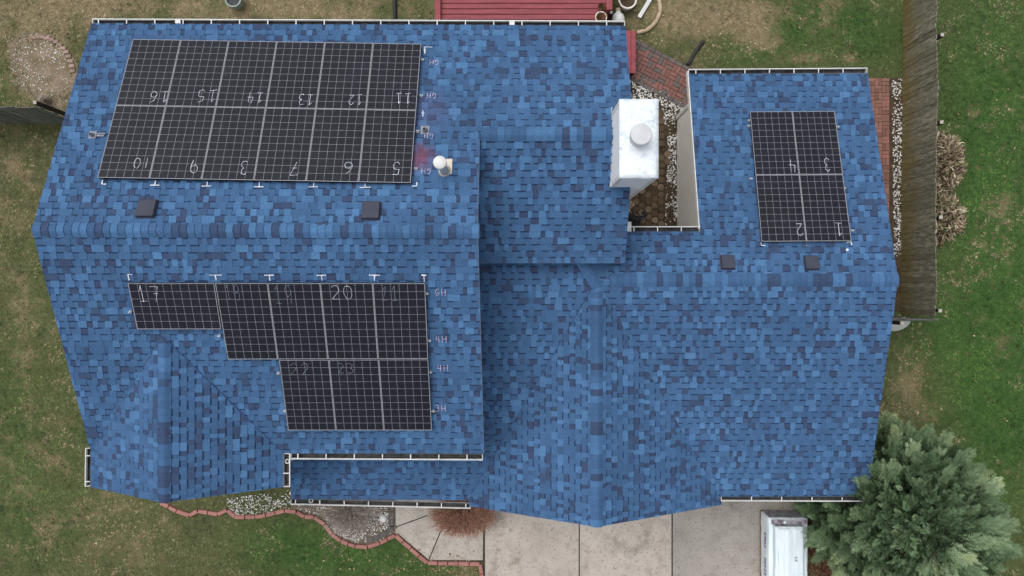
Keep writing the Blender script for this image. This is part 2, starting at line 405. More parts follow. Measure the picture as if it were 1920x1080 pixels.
fg_roof=wing('front_gable_roof',[
  (PGl,[(-6.91,-0.93),(-6.91,-4.25),(-8.95,-4.23),(-8.95,-3.50)]),
  (PGr,[(-6.91,-0.93),(-6.91,-4.25),(-4.87,-4.23),(-4.87,-3.50)])])
gar_roof=wing('garage_roof',[
  (LN,[(1.55,0.175),(4.20,0.175),(4.20,1.262),(1.55,1.262)]),
  (LN,[(4.20,0.175),(8.46,0.175),(8.46,5.105),(4.20,5.09)]),
  (LS,[(1.86,0.175),(8.46,0.175),(8.46,-4.955),(4.93,-4.965)])])
porch_roof=wing('porch_roof',[
  (LS,[(-5.25,-5.025),(-1.05,-5.055),(-1.05,-3.1),(-5.25,-3.1)]),
  (LS,[(-1.05,-5.06),(1.86,0.175),(1.45,0.62),(-1.05,0.62)])])
bg_roof=wing('garage_gable_roof',[
  (BGl,[(1.86,0.175),(-1.05,-5.05),(-1.00,-5.19),(1.86,-5.24)]),
  (BGr,[(1.86,0.175),(4.95,-5.0),(5.02,-5.17),(1.86,-5.24)])])
# infill between porch slope and garage ridge, under the cap
mb=MB(); mb.poly([(1.45,0.62,LS.z(0,0.62)),(1.88,0.175,LS.z(0,0.175)),(2.25,0.62,LN.z(0,0.62)+0.02)][::-1],0,0.5); mb.build('cricket',[shingle],gar_roof,tone=True)

# valleys: woven line, slightly dark cut edge
valley_m=varied('valley_cut_edge',srgb(50,70,108),srgb(60,84,124),9,0.95,0.1,60,0.15)
def valley(parent,a,b,za,zb,hw=0.008):
    A=Vector((*a,za)); B=Vector((*b,zb)); d=(B-A).normalized(); sd_=d.cross(Vector((0,0,1))).normalized()
    mb=MB(); mb.obox((A+B)/2+Vector((0,0,0.016)), (B-A)/2, sd_*hw, Vector((0,0,0.006))); mb.build('valley',valley_m,parent)
valley(fg_roof,(-6.86,-1.0),(-4.95,-3.42),PS.z(0,-1.0)+.004,PS.z(0,-3.42)+.004,0.011)
valley(bg_roof,(1.78,0.03),(-0.98,-4.93),LS.z(0,0.03),LS.z(0,-4.93))

def ridge(parent,p0,p1,dA,dB,seed,hw=0.15,lift=0.022):
    r=random.Random(seed); p0=Vector(p0); p1=Vector(p1); L=(p1-p0).length; d=(p1-p0)/L
    dA=Vector(dA).normalized(); dB=Vector(dB).normalized(); up=Vector((0,0,1)); x=0; mb=MB()
    while x<L:
        ww=min(0.143,L-x); q=r.random(); t=(0.86 if q<0.2 else 0.64 if q<0.45 else 0.5 if q<0.78 else 0.24)+r.uniform(-0.05,0.05)
        a=p0+d*x; b=p0+d*(x+ww+0.02); prof=[]
        for sgn,dd in ((-1,dA),(1,dB)): prof.append(dd)
        def row(base,h):
            return [base+dA*hw+up*(h-0.012),base+dA*hw*0.45+up*(h+0.004),base+dA*0.03+up*(h+0.004),base+dB*0.03+up*(h+0.004),base+dB*hw*0.45+up*(h+0.004),base+dB*hw+up*(h-0.012)]
        ra=row(a,lift); rb=row(b,lift+0.014); n=6
        rd=[p-up*0.03 for p in rb]
        mb.mesh(ra+rb+rd,[(i,i+1,n+i+1,n+i) for i in range(n-1)]+[(n+i,n+i+1,2*n+i+1,2*n+i) for i in range(n-1)]+[(0,n,2*n),(n-1,3*n-1,2*n-1)],0,t)
        x+=0.143
    return mb.build('ridge_cap',[shingle],parent,tone=True)
def dn(P): return -P.T
ridge(up_roof,(LX,1.09,ZR),(-0.62,1.06,ZR),dn(PN),dn(PS),11)
ridge(mid_roof,(-0.60,3.05,PN.z(0,3.05)),(EX+0.01,3.05,PN.z(0,3.05)),dn(PN),dn(PM),12)
ridge(gar_roof,(8.48,0.175,LN.z(0,0.175)),(2.15,0.175,LN.z(0,0.175)),dn(LN),dn(LS),13)
ridge(bg_roof,(1.86,-5.25,BGl.z(1.86,0)),(1.86,0.0,BGl.z(1.86,0)),dn(BGr),dn(BGl),14)
ridge(fg_roof,(-6.91,-4.26,PGl.z(-6.91,0)),(-6.91,-1.0,PGl.z(-6.91,0)),dn(PGr),dn(PGl),15)
ridge(bg_roof,(1.88,0.0,3.955),(1.50,0.60,4.07),(0.8,0.5,-0.25),(-0.8,-0.5,-0.1),16,0.13)

# ------------------------------------------------------------------ walls
def walls(x0,x1,y0,y1,top,axis=None,mid=None,peak=None,name='wall'):
    mb=MB(); pts=[(x0,y0),(x1,y0),(x1,y1),(x0,y1)]
    for i in range(4):
        a,b=pts[i],pts[(i+1)%4]; za=top(*a); zb=top(*b); poly=[(*a,-0.02),(*b,-0.02),(*b,zb)]
        if axis=='x' and a[0]==b[0]: poly.append((a[0],mid,peak))
        if axis=='y' and a[1]==b[1]: poly.append((mid,a[1],peak))
        poly.append((*a,za)); mb.poly(poly)
    return mb.build(name,siding,house)
lo=0.17
walls(-8.62,-0.95,-3.2,5.15,lambda x,y:(PN if y>1 else PS).z(x,y)-lo,'x',1.09,ZR-lo)
walls(-0.949,2.03,0.85,5.15,lambda x,y:(PN if y>3 else PM).z(x,y)-lo,'x',3.05,PN.z(0,3.05)-lo)
walls(-8.62,-5.2,-3.95,-3.202,lambda x,y:4.40,'y',-6.91,PGl.z(-6.91,0)-lo)
walls(4.54,8.2,-4.72,4.69,lambda x,y:(LN if y>0 else LS).z(x,y)-lo,'x',0.175,LN.z(0,0.175)-lo)
walls(2.031,4.538,-4.70,0.95,lambda x,y:(LN if y>0 else LS).z(x,y)-lo,'x',0.175,LN.z(0,0.175)-lo)
walls(-0.8,4.5,-4.9,-4.705,lambda x,y:2.5,'y',1.86,BGl.z(1.86,0)-lo)
walls(-0.94,2.025,-3.9,0.84,lambda x,y:LS.z(x,y)-lo)
mb=MB()
for z in range(4): mb.box(-0.35,4.3,-4.94,-4.905,0.03+z*0.53,0.54+z*0.53)
mb.build('garage_door',white,house)
for x in (-5.1,-3.2,-1.2):
    mb=MB(); mb.box(x-0.06,x+0.06,-4.85,-4.73,0,2.45); mb.build('porch_post',white,house)
# garage side wall corner trim seen in the alcove
mb=MB(); mb.box(4.505,4.60,4.63,4.73,0,2.55); mb.build('corner_trim',fascia,house)
mb=MB(); mb.box(4.20-0.022,4.20-0.002,1.32,5.16,LN.z(0,5.16)-0.16,LN.z(0,5.16)-0.15)
P=[(4.197,1.32),(4.197,5.17)]
mb=MB(); V=[(x-dx,y,LN.z(0,y)+dz) for (x,y) in P for dx in (0,0.02) for dz in (-0.16,0.012)]
mb.mesh(V,[(0,1,3,2),(4,6,7,5),(2,3,7,6),(1,5,7,3),(0,2,6,4)]); mb.build('rake_board',fascia,house)
# ------------------------------------------------------------------ gutters
def gutter(p0,p1,out,W=0.125,step=0.6,first=0.25,name='gutter',outlet=None):
    p0=Vector(p0); p1=Vector(p1); L=(p1-p0).length; d=(p1-p0)/L; o=Vector(out).normalized(); up=Vector((0,0,1))
    prof=[(0.0,0.0),(0.004,-0.085),(0.02,-0.095),(W*0.72,-0.095),(W*0.85,-0.05),(W,-0.012),(W,0.012),(W-0.020,0.014),(W-0.020,0.0)]
    n=len(prof); mb=MB()
    V=[p+o*a+up*z for p in (p0,p1) for a,z in prof]
    for i in range(n-1):
        mb.mesh([V[i],V[i+1],V[n+i+1],V[n+i]],[(0,1,2,3)],1 if i in (1,2,3) else 0)
    for p,s in ((p0,1),(p1,-1)):
        mb.mesh([p+o*a+up*z for a,z in prof[:7]]+[p+d*s*0.012+o*a+up*z for a,z in prof[:7]],[(0,1,2,3,4,5,6),(7,8,9,10,11,12,13)]+[(i,i+1,i+8,i+7) for i in range(6)]+[(6,0,7,13)],0)
    g=mb.build(name,[white,gut_in],house)
    x=first
    while x<L-0.06:
        h=MB(); h.obox(p0+d*x+o*W*0.5+up*0.017,d*0.011,o*(W*0.5-0.003),up*0.003); h.build('hanger',white,g); x+=step
    return g
def gp(px,py,z): return G(px,py,z)
def gut_px(a,b,z,out,edge,**k):            # a,b: pixels of the inner edge
    return gutter(gp(*a,z),gp(*b,z),out,**k)
g1=gut_px((173,46),(1172,50),4.41,(0,1,0),0,step=0.6,first=0.14)
g2=gut_px((1291,139),(1626,136.5),2.57,(0,1,0),0,step=0.585,first=0.17,W=0.12)
g3=gut_px((1180,434),(1313,434),3.62,(0,1,0),0,step=0.53,first=0.1,W=0.115)
g4=gut_px((545,850),(905,852),4.38,(0,-1,0),0,step=0.6,first=0.16)
g5=gut_px((545,936),(882,944),2.58,(0,-1,0),0,step=0.58,first=0.12)
g6=gut_px((1352,930.5),(1627,931.5),2.58,(0,-1,0),0,step=0.72,first=0.72,W=0.115)
g7=gut_px((170,840),(169,912),4.40,(-1,0,0),0,step=0.55,first=0.16,W=0.11)
g8=gut_px((531,850),(531,913),4.40,(1,0,0),0,step=0.5,first=0.42,W=0.15)
# downspouts
def spout(x,y,z0,z1,dx=0.05,dy=0.035):
    mb=MB(); mb.box(x-dx,x+dx,y-dy,y+dy,z0,z1); mb.build('downspout',white,house)
p=gp(1178,425,3.7); mb=MB(); mb.bbox((p.x+0.01,p.y,3.66),(0.06,0,0),(0,0.11,0),(0,0,0.045),0.012); mb.build('downspout_elbow',white,house)
spout(p.x+0.0,p.y-0.02,0,3.6)
for px,py in ((335,41),(960,44)):
    q=gp(px,py,4.42); mb=MB(); mb.obox(q+Vector((0,0,0.03)),(0.055,0,0),(0,0.045,0),(0,0,0.012)); mb.build('gutter_outlet',white,g1)
q=gp(540,864,4.32); mb=MB(); mb.lathe(q,[(0.03,0),(0.036,0.06),(0.05,0.06),(0.05,0)],16); mb.build('outlet_ring',white,g8)
q=gp(584,938,2.55); mb=MB(); mb.lathe(q,[(0.035,0),(0.04,0.05),(0.052,0.05),(0.052,0)],16); mb.build('outlet_ring',white,g5)
spout(gp(540,864,4.3).x,gp(540,864,4.3).y,2.8,4.3,0.035,0.045)

# ------------------------------------------------------------------ chimney
CX0,CX1,CY0,CY1,CZ=2.0,2.705,2.05,3.49,6.36
mb=MB()
mb.box(CX0,CX1,CY0,CY1,0,CZ-0.03,0)
ch=mb.build('chimney',[chim_wall],house)
mb=MB()
n=9; V=[]; r=random.Random(3)
for j in range(2*n):
    for i in range(n):
        x=CX0-0.012+(CX1-CX0+0.024)*i/(n-1); y=CY0-0.012+(CY1-CY0+0.024)*j/(2*n-1)
        ed=i in(0,n-1) or j in (0,2*n-1)
        V.append((x,y+(r.uniform(-0.012,0.006) if j==0 else 0),CZ+(0 if ed else 0.01+r.uniform(0,0.012))))
Fs=[(j*n+i,j*n+i+1,(j+1)*n+i+1,(j+1)*n+i) for j in range(2*n-1) for i in range(n-1)]
b0=len(V); V+= [(CX0-0.012,CY0-0.012,CZ-0.06),(CX1+0.012,CY0-0.012,CZ-0.06),(CX1+0.012,CY1+0.012,CZ-0.06),(CX0-0.012,CY1+0.012,CZ-0.06)]
c00,c10,c11,c01=0,n-1,2*n*n-1,(2*n-1)*n
Fs+=[tuple(range(0,n))[::-1]+(b0,b0+1),tuple(range(c01,c11+1))+(b0+2,b0+3),tuple(range(0,c01+1,n))+(b0+3,b0),tuple(range(c10,c11+1,n))[::-1]+(b0+1,b0+2)]
mb.mesh(V,Fs); mb.build('chimney_cover',chim_top,ch,smooth=True)
q=gp(1203,251,6.75); mb=MB(); mb.lathe((q.x,q.y,CZ),[(0.16,0),(0.16,0.30),(0.195,0.30),(0.195,0.36),(0.19,0.372),(0.175,0.378),(0.10,0.384),(0.0,0.386)],40); mb.build('chimney_cap',galv,ch,smooth=False)
mb=MB()                                    # white corner boards on the shaft
for (x,y) in ((CX0,CY0),(CX1,CY0),(CX0,CY1),(CX1,CY1)):
    sx_,sy_=(1 if x==CX0 else -1),(1 if y==CY0 else -1)
    mb.box(min(x-sx_*0.008,x+sx_*0.07),max(x-sx_*0.008,x+sx_*0.07),min(y-sy_*0.008,y+sy_*0.0),max(y-sy_*0.008,y+sy_*0.0),0,CZ-0.065)
    mb.box(min(x-sx_*0.008,x),max(x-sx_*0.008,x),min(y,y+sy_*0.07),max(y,y+sy_*0.07),0,CZ-0.065)
mb.build('corner_board',fascia,ch)
mb=MB()                                    # step flashing where the shaft meets the roof
for y in np.arange(CY0,CY1,0.16):
    zz=(PN if y>3.05 else PM).z(0,y); mb.box(CX0-0.016,CX0-0.009,y,y+0.12,zz-0.02,zz+0.06)
mb.build('flashing',white,ch)
p=PM.hit(1145.5,347); mb=MB(); mb.obox(p+Vector((0.03,0,0.06)),(0.05,0,0),(0,0.03,0),(0,0,0.06)); mb.build('flashing',white,ch)

# ------------------------------------------------------------------ roof vents and pipes
def roof_vent(P,px,py,parent,sx=0.17,sy=0.165,hgt=0.035):
    c=P.hit(px,py,0.06); mb=MB(); S,T,N=P.S,P.T,P.N
    mb.obox(c-N*0.040,S*(sx+0.015),T*(sy+0.015),N*0.004)
    V=[c+S*sx*a+T*sy*b+N*z for (a,b,z) in ((-1,-1,-.04),(1,-1,-.04),(1,1,-.04),(-1,1,-.04),(-1,-1,hgt*.55),(1,-1,hgt*.55),(1,1,hgt*.75),(-1,1,hgt*.75),(-.96,-.93,hgt*.75),(.96,-.93,hgt*.75),(.96,.95,hgt),(-.96,.95,hgt))]
    mb.mesh(V,[(0,1,5,4),(1,2,6,5),(2,3,7,6),(3,0,4,7),(4,5,9,8),(5,6,10,9),(6,7,11,10),(7,4,8,11),(8,9,10,11)])
    o=mb.build('roof_vent',vent_m,parent)
    return o,c
louv_m=varied('pale_louvre',srgb(120,122,132),srgb(96,98,108),6,0.6,0.4,60,0.1)
for P,px,py,par in ((PN,274,390,up_roof),(PN,695,394,up_roof),(LN,1365,491,gar_roof),(LN,1522,492,gar_roof)):
    big=P is PN
    roof_vent(P,px,py,par,0.165 if big else 0.145,0.18 if big else 0.155)
c=PN.hit(274,390,0.06); mb=MB()            # louvre slits on the open side of the left vent
for i in range(9): mb.obox(c+Vector((0.168,0,0))+PN.T*(-0.14+i*0.035)+PN.N*0.02,(0.003,0,0),PN.T*0.009,PN.N*0.04)
mb.build('vent_louvre',louv_m,up_roof)

def pipe(P,px,py,rad,hgt,parent,mat,capr=None):
    c=P.hit(px,py,0.0); mb=MB(); mb.obox(c+P.N*0.022,P.S*rad*2.4,P.T*rad*2.8,P.N*0.003)
    mb.lathe(c,[(rad*1.9,0.0),(rad*1.4,0.05),(rad*1.15,0.10)],20); mb.build('pipe_flashing',lead,parent)
    mb=MB(); mb.lathe(c,[(rad,0),(rad,hgt),(rad*0.8,hgt),(rad*0.8,hgt-0.15),(0,hgt-0.15)],20); mb.build('vent_pipe',mat,parent)
pipe(PN,797,245,0.035,0.16,up_roof,lead)
pipe(PN,175,254,0.030,0.12,up_roof,lead)
c=PN.hit(834,321,0.0); cc_=gp(818.5,306,PN.z(0,c.y)+0.98)
mb=MB(); mb.obox(PN.hit(838,312,0.024),PN.S*0.10,PN.T*0.17,PN.N*0.003); mb.lathe(c,[(0.13,0.0),(0.115,0.05),(0.085,0.12)],24); mb.build('flue_flashing',varied('tan_flashing',srgb(206,200,184),srgb(182,178,168),8,0.6,0.3,60,0.1),up_roof)
mb=MB(); mb.lathe(c,[(0.075,0),(0.075,0.88)],24); mb.build('flue_pipe',galv,up_roof,smooth=True)
mb=MB(); mb.lathe((c.x,c.y,c.z),[(0.08,0.84),(0.118,0.87),(0.122,0.95),(0.118,0.975),(0.105,0.985),(0.10,0.98),(0.06,0.995),(0,1.0)],32); mb.build('flue_cap',white,up_roof)
mb=MB(); q=PN.hit(189,252,0.03); mb.tube([q-PN.S*-0.06,q+PN.N*0.03,q+PN.S*-0.10+PN.N*0.02],0.02,8); mb.obox(q+PN.T*0.02,PN.S*0.07,PN.T*0.03,PN.N*0.01); mb.build('conduit',lead,up_roof)
q=LN.hit(1588,468.5,0.02); mb=MB(); mb.lathe(q,[(0.03,0),(0.03,0.02),(0,0.024)],12); mb.build('chalk_mark',chalk,gar_roof)

# ------------------------------------------------------------------ handwriting
def arc(cx,cy,rx,ry,a0,a1,n=12): return [(cx+rx*math.cos(R(a0+(a1-a0)*i/n)),cy+ry*math.sin(R(a0+(a1-a0)*i/n))) for i in range(n+1)]
GL={'0':[arc(.5,.5,.42,.5,90,450,20)],
 '1':[[(.2,.75),(.5,1),(.5,0)],[(.1,0),(.9,0)]],'|':[[(.5,1),(.45,0)]],
 '2':[arc(.45,.72,.38,.28,160,-40,10)+[(.1,.02),(.9,.0)]],
 '3':[arc(.4,.75,.36,.25,150,-80,9)+arc(.42,.25,.42,.26,85,-150,10)],
 '4':[[(.25,1),(.1,.42),(.9,.42)],[(.7,.95),(.66,0)]],
 '5':[[(.85,1),(.25,.97),(.2,.58)]+arc(.45,.3,.4,.3,120,-140,10)],
 '6':[[(.75,1),(.4,.8),(.15,.4)]+arc(.5,.27,.38,.27,170,530,16)],
 '7':[[(.05,.95),(.9,1),(.4,0)],[(.3,.5),(.85,.52)]],
 '8':[arc(.5,.76,.34,.24,90,450,14),arc(.5,.26,.42,.26,90,450,14)],
 '9':[arc(.45,.7,.36,.3,20,380,16)+[(.8,.5),(.7,0)]],
 'H':[[(.1,1),(.1,0)],[(.9,1),(.9,0)],[(.1,.5),(.9,.52)]],
 'G':[arc(.52,.5,.42,.5,60,330,14)+[(.9,.42),(.55,.42)]],
 'T':[[(0,1),(1,1)],[(.5,1),(.5,0)]],'L':[[(0,1),(0,0),(1,0)]],'Y':[[(0,1),(.3,.55)],[(.3,.55),(1,1)]],
 'F':[[(0,0),(0,1),(1,1)]],'+':[[(.5,0),(.5,1)],[(.1,.6),(.9,.6)]],'S':[arc(.5,.75,.36,.25,30,270,9)+arc(.5,.25,.4,.25,90,-150,9)],
 'r':[[(.3,.7),(.6,.95)],[(.1,0),(.85,.05)],[(.62,.95),(.2,.1)]]}
def write(P,off,px,py,text,wpx,hpx,flip,mat,name,parent,lw=0.011,jit=0.03,seed=0,gap=0.35,slant=0.0):
    """stroke lettering lying on a roof or panel plane; wpx, hpx: overall size in photograph pixels"""
    r=random.Random(sum(map(ord,text))*7+int(px)*13+seed); c=P.hit(px,py,off); d=H-c.z; Wd=wpx/F*d; Ht=hpx/F*d*P.k
    ux=Vector((1,0,0)); uy=P.T if P.T.y>0 else -P.T
    if flip: ux=-ux; uy=-uy
    n=len(text); cw=Wd/(n+gap*(n-1)); q=0
    for i,chx in enumerate(text):
        mb=MB()
        x0=-Wd/2+i*cw*(1+gap)
        for st in GL[chx]:
            pts=[]
            for (a,b) in st:
                pts.append(c+ux*(x0+(a+slant*b+r.uniform(-jit,jit))*cw)+uy*((b-.5+r.uniform(-jit,jit))*Ht))
            for k in range(len(pts)-1):
                a,b=pts[k],pts[k+1]; dd=(b-a)
                if dd.length<1e-5: continue
                dd.normalize(); sd2=P.N.cross(dd)*lw*r.uniform(0.35,0.6); h=P.N*(0.0006*q); q+=1
                mb.poly([a-sd2+h,b-sd2+h,b+sd2+h,a+sd2+h])
        mb.build(name,mat,parent)
# ------------------------------------------------------------------ solar panels
def uvgrid(o,idx,vals):
    uvl=o.data.uv_layers.new(name='UVMap')
    for li,uv_ in zip(idx,vals): uvl.data[li].uv=uv_
PANELS=[]
def lerp4(q,u,v):
    return (q[0]*(1-u)+q[1]*u)*(1-v)+(q[3]*(1-u)+q[2]*u)*v
def panel(P,corn,label,land=False,group='dark solar panels on the blue roof'):
    """corn: world corners (image order TL,TR,BR,BL) of the raised panel face"""
    ctr=sum(corn,Vector())/4; root=thing('solar_panel',label,'solar panel',tuple(ctr-P.N*0.12),group); N=P.N
    ex=(corn[1]-corn[0]).normalized(); ey=(corn[0]-corn[3]).normalized()
    g=0.004; q=[corn[0]+ex*g-ey*g,corn[1]-ex*g-ey*g,corn[2]-ex*g+ey*g,corn[3]+ex*g+ey*g]
    fw=0.005; inn=[q[0]+ex*fw-ey*fw,q[1]-ex*fw-ey*fw,q[2]-ex*fw+ey*fw,q[3]+ex*fw+ey*fw]
    mb=MB(); th=0.038
    V=q+inn+[p-N*0.004 for p in inn]+[p-N*th for p in q]
    for i in range(4):
        j=(i+1)%4
        mb.mesh([V[i],V[j],V[4+j],V[4+i]],[(3,2,1,0)],0); mb.mesh([V[4+i],V[4+j],V[8+j],V[8+i]],[(3,2,1,0)],0)
        mb.mesh([V[i],V[j],V[12+j],V[12+i]],[(0,1,2,3)],1)
    mb.mesh(V[12:16],[(0,1,2,3)],1)
    mb.build('frame',[frame_m,frame_d],root)
    mb=MB(); mb.poly([p-N*0.003 for p in (inn[3],inn[2],inn[1],inn[0])])
    o=mb.build('glass',cells,root); nx,ny=(10,6) if land else (6,10)
    e=0.03
    uvgrid(o,[0,1,2,3],[(-e,-e),(nx+e,-e),(nx+e,ny+e),(-e,ny+e)])
    return root
def nub(P,px,py,parent):
    c=P.hit(px,py,0.05); mb=MB(); mb.obox(c,P.S*0.035,P.T*0.014,P.N*0.016); mb.obox(c-P.N*0.02,P.S*0.02,P.T*0.024,P.N*0.010); mb.obox(c+P.S*0.012+P.N*0.024,P.S*0.008,P.T*0.010,P.N*0.010)
    mb.build('mounting_rail',frame_m,parent)
OFF=0.125
def grid(P,quad,nc,nr,us=None,vs=None):
    q=[P.hit(*p,OFF) for p in quad]
    us=us or [i/nc for i in range(nc+1)]; vs=vs or [j/nr for j in range(nr+1)]
    return [[[lerp4(q,us[i],vs[j]),lerp4(q,us[i+1],vs[j]),lerp4(q,us[i+1],vs[j+1]),lerp4(q,us[i],vs[j+1])] for i in range(nc)] for j in range(nr)]
gN=grid(PN,[(249,73),(790,82),(770,343),(182,333)],6,2)
top=['16','15','14','13','12','11']; bot=['10','9','8','7','6','5']
txy={'16':(298,182,34,22),'15':(388,180,36,24),'14':(478,183,30,22),'13':(573,187,28,22),'12':(666,187,26,20),'11':(756,185,30,22),
     '10':(266,306,30,20),'9':(364,312,18,26),'8':(457,315,14,26),'7':(553,316,18,26),'6':(653,315,18,22),'5':(743,316,18,24)}
alt={'16':'16','15':'15','14':'14','11':'11','10':'|0','8':'3','5':'5'}
pn={}
for j,names in enumerate((top,bot)):
    for i,nm_ in enumerate(names):
        lab='solar panel chalked with an upside-down %s on the large back-slope array'%nm_ if nm_!='8' else 'solar panel with a half-drawn 8 between the panels chalked 9 and 7'
        p=panel(PN,gN[j][i],lab); pn[nm_]=p
        x,y,ww,hh=txy[nm_]; write(PN,OFF+0.004,x,y,alt.get(nm_,nm_),ww,hh,True,chalk,'chalk_digit',p,0.0085,0.05)
for px,py,k in ((792,112,'11'),(790,179,'11'),(783,246,'5'),(780,316,'5')): nub(PN,px,py,pn[k])
gA=grid(PS,[(403,531),(797,531),(803,673),(427,674)],4,1); gB=grid(PS,[(523,675),(803,674),(810,807),(540,807)],3,1); g17=grid(PS,[(239,531),(401.5,531),(415,617.5),(257,617.5)],1,1)
p=panel(PS,g17[0][0],'landscape solar panel chalked 17 at the left end of the front array',True); pn['17']=p
write(PS,OFF+0.004,279,551,'17',42,30,False,chalk,'chalk_digit',p,0.0065,0.06); nub(PS,244,585,p)
for i,(nm_,(x,y,ww,hh)) in enumerate({'18':(436,548,28,28),'19':(531,552,36,34),'20':(641,548,40,26),'21':(731,550,32,28)}.items()):
    p=panel(PS,gA[0][i],'solar panel chalked %s in the upper row of the front array'%nm_); pn[nm_]=p
    write(PS,OFF+0.004,x,y,nm_ if nm_!='21' else 'r1',ww,hh,False,chalk if nm_=='20' else chalk_dim,'chalk_digit',p,0.0065 if nm_=='20' else 0.0085,0.05)
for i,(nm_,lab) in enumerate((('22','solar panel faintly chalked 22 at the left end of the lower front row'),('23','solar panel with a nearly erased 23 in the middle of the lower front row'),('','unmarked solar panel at the right end of the lower front row'))):
    p=panel(PS,gB[0][i],lab); pn['b%d'%i]=p
    if nm_: write(PS,OFF+0.004,(562,648)[i],(692,690)[i],nm_,(36,32)[i],(22,18)[i],False,chalk_dim,'chalk_digit',p,0.010 if i==0 else 0.009,0.06)
for px,py,k in ((800,551,'21'),(805,639,'21'),(807,698,'b2'),(812,771,'b2'),(522,700,'b0'),(534,771,'b0'),(411,630,'18')): nub(PS,px,py,pn[k])
gG=grid(LN,[(1406,209),(1565,208),(1597,452),(1428,453)],2,2,vs=[0,0.5,1])
for (nm_,j,i,x,y,ww,hh) in (('4',0,0,1485,311,14,24),('3',0,1,1550,309,12,24),('2',1,0,1499,430,14,22),('1',1,1,1573,430,16,24)):
    p=panel(LN,gG[j][i],'solar panel chalked with an upside-down %s on the small garage array'%nm_); pn['g'+nm_]=p
    write(LN,OFF+0.004,x,y,nm_,ww,hh,True,chalk,'chalk_digit',p,0.0085,0.04)
for px,py,k in ((1405,226,'g4'),(1404,236,'g4'),(1408,335,'g2'),(1583,353,'g1'),(1598,432,'g1'),(1571,238,'g3')): nub(LN,px,py,pn[k])
# chalk marks on the shingles
for (x,y) in ((814,117),(809,180),(804,255),(799,321)): write(PN,0.03,x,y,'GH',17,10,True,chalk_pink,'chalk_mark',up_roof,0.010,0.05)
for (x,y,t) in ((826,548,'GH'),(827,636,'4H'),(830,690,'4H'),(826,765,'3H')): write(PS,0.03,x,y,t,20,12,False,chalk_pink,'chalk_mark',up_roof,0.010,0.05)
for (x,y,t,ww,hh) in ((196,341,'L',9,9),(291,343,'T',18,9),(388,344.5,'T',18,9),(486,346,'T',18,9),(588,346,'T',18,9),(685,347,'T',20,9)):
    write(PN,0.03,x,y,t,ww,hh,t=='T',chalk,'chalk_mark',up_roof,0.020,0.03)
write(PN,0.03,777,345,'F',9,8,True,chalk,'chalk_mark',up_roof,0.02,0.03)
write(PN,0.03,803,92,'F',16,9,False,chalk,'chalk_mark',up_roof,0.016,0.04); write(PN,0.03,797,96,'|',6,11,False,chalk,'chalk_mark',up_roof,0.02,0.03)
write(PN,0.03,793,213,'+',8,13,False,chalk,'chalk_mark',up_roof,0.018,0.03)
for (x,y,t,ww,hh) in ((245,520,'F',8,11),(405,521,'T',22,10),(505,521,'T',18,10),(603,521,'T',18,10),(702,521,'T',20,10),(795,522,'T',10,12)):
    write(PS,0.03,x,y,t,ww,hh,False,chalk,'chalk_mark',up_roof,0.020,0.04)
write(LN,0.03,1512,457,'T',14,8,True,chalk_dim,'chalk_mark',gar_roof,0.018,0.04); write(LN,0.03,1592,457,'L',9,6,True,chalk,'chalk_mark',gar_roof,0.02,0.04)
write(LN,0.03,1431,457,'L',8,6,False,chalk,'chalk_mark',gar_roof,0.018,0.04)

# ------------------------------------------------------------------ ground sheet with dry and lush areas
def blobs(X,Y,L):
    out=np.zeros_like(X)
    for (px,py,rx,ry,a) in L:
        c=G(px,py); sx_=rx/F*H; sy_=ry/F*H
        out+=a*np.exp(-(((X-c.x)/sx_)**2+((Y-c.y)/sy_)**2))
    return out
DRY=[(90,20,120,60,.75),(500,15,400,45,.85),(60,130,130,80,.5),(30,330,60,120,.45),(40,560,60,120,.35),(100,720,80,120,.2),(1310,25,85,50,.85),(1420,65,45,40,.8),(1240,30,60,50,.6),(1400,15,40,30,.5),(1290,120,60,30,.3),(1540,40,60,40,.3),(1500,110,30,12,.7),(1590,110,40,12,.6),(1480,20,90,30,.35),
     (150,980,150,80,.26),(230,950,80,50,.25),(250,1040,140,60,.18),(40,900,80,120,.2),(1700,680,40,90,.45),(1860,480,60,80,.25),(1870,640,60,60,.25),(880,1065,60,20,.35),(1860,380,40,40,.3),(1700,760,60,40,.3),(60,860,90,60,.2)]
LUSH=[(1860,250,140,420,1.0),(1880,760,130,260,.95),(700,1050,190,80,.9),(520,1020,90,60,.55),(1620,70,90,70,.75),(1490,60,50,60,.7),(1390,105,70,20,.4),(1560,20,90,30,.4),(1390,100,40,40,.3),(30,760,50,160,.45),(70,500,40,100,.2),(100,900,140,120,.25),(60,1000,80,80,.4),(170,650,60,140,.5),(210,300,60,80,.2),(1720,620,60,60,.5),(20,170,30,40,.5),(560,20,60,25,.3),(770,20,60,30,.3)]
def lattice(seed):
    return np.random.default_rng(seed).random((256,256))
_lat=[lattice(i) for i in range(6)]
def vnoise(X,Y,sc_,k):
    a=_lat[k]; x=X*sc_+100; y=Y*sc_+100; xi=np.floor(x).astype(int); yi=np.floor(y).astype(int); fx=x-xi; fy=y-yi
    fx=fx*fx*(3-2*fx); fy=fy*fy*(3-2*fy); g=lambda i,j:a[(xi+i)%256,(yi+j)%256]
    return (g(0,0)*(1-fx)+g(1,0)*fx)*(1-fy)+(g(0,1)*(1-fx)+g(1,1)*fx)*fy
xs=np.concatenate([[-400,-150,-60,-30,-20],np.linspace(-15.5,15.5,200),[20,30,60,150,400]]); ys=np.concatenate([[-400,-150,-60,-30,-16],np.linspace(-9.5,9.5,130),[16,30,60,150,400]])
XX,YY=np.meshgrid(xs,ys); nx,ny=len(xs),len(ys)
vv=np.stack([XX.ravel(),YY.ravel(),np.zeros(nx*ny)],1)
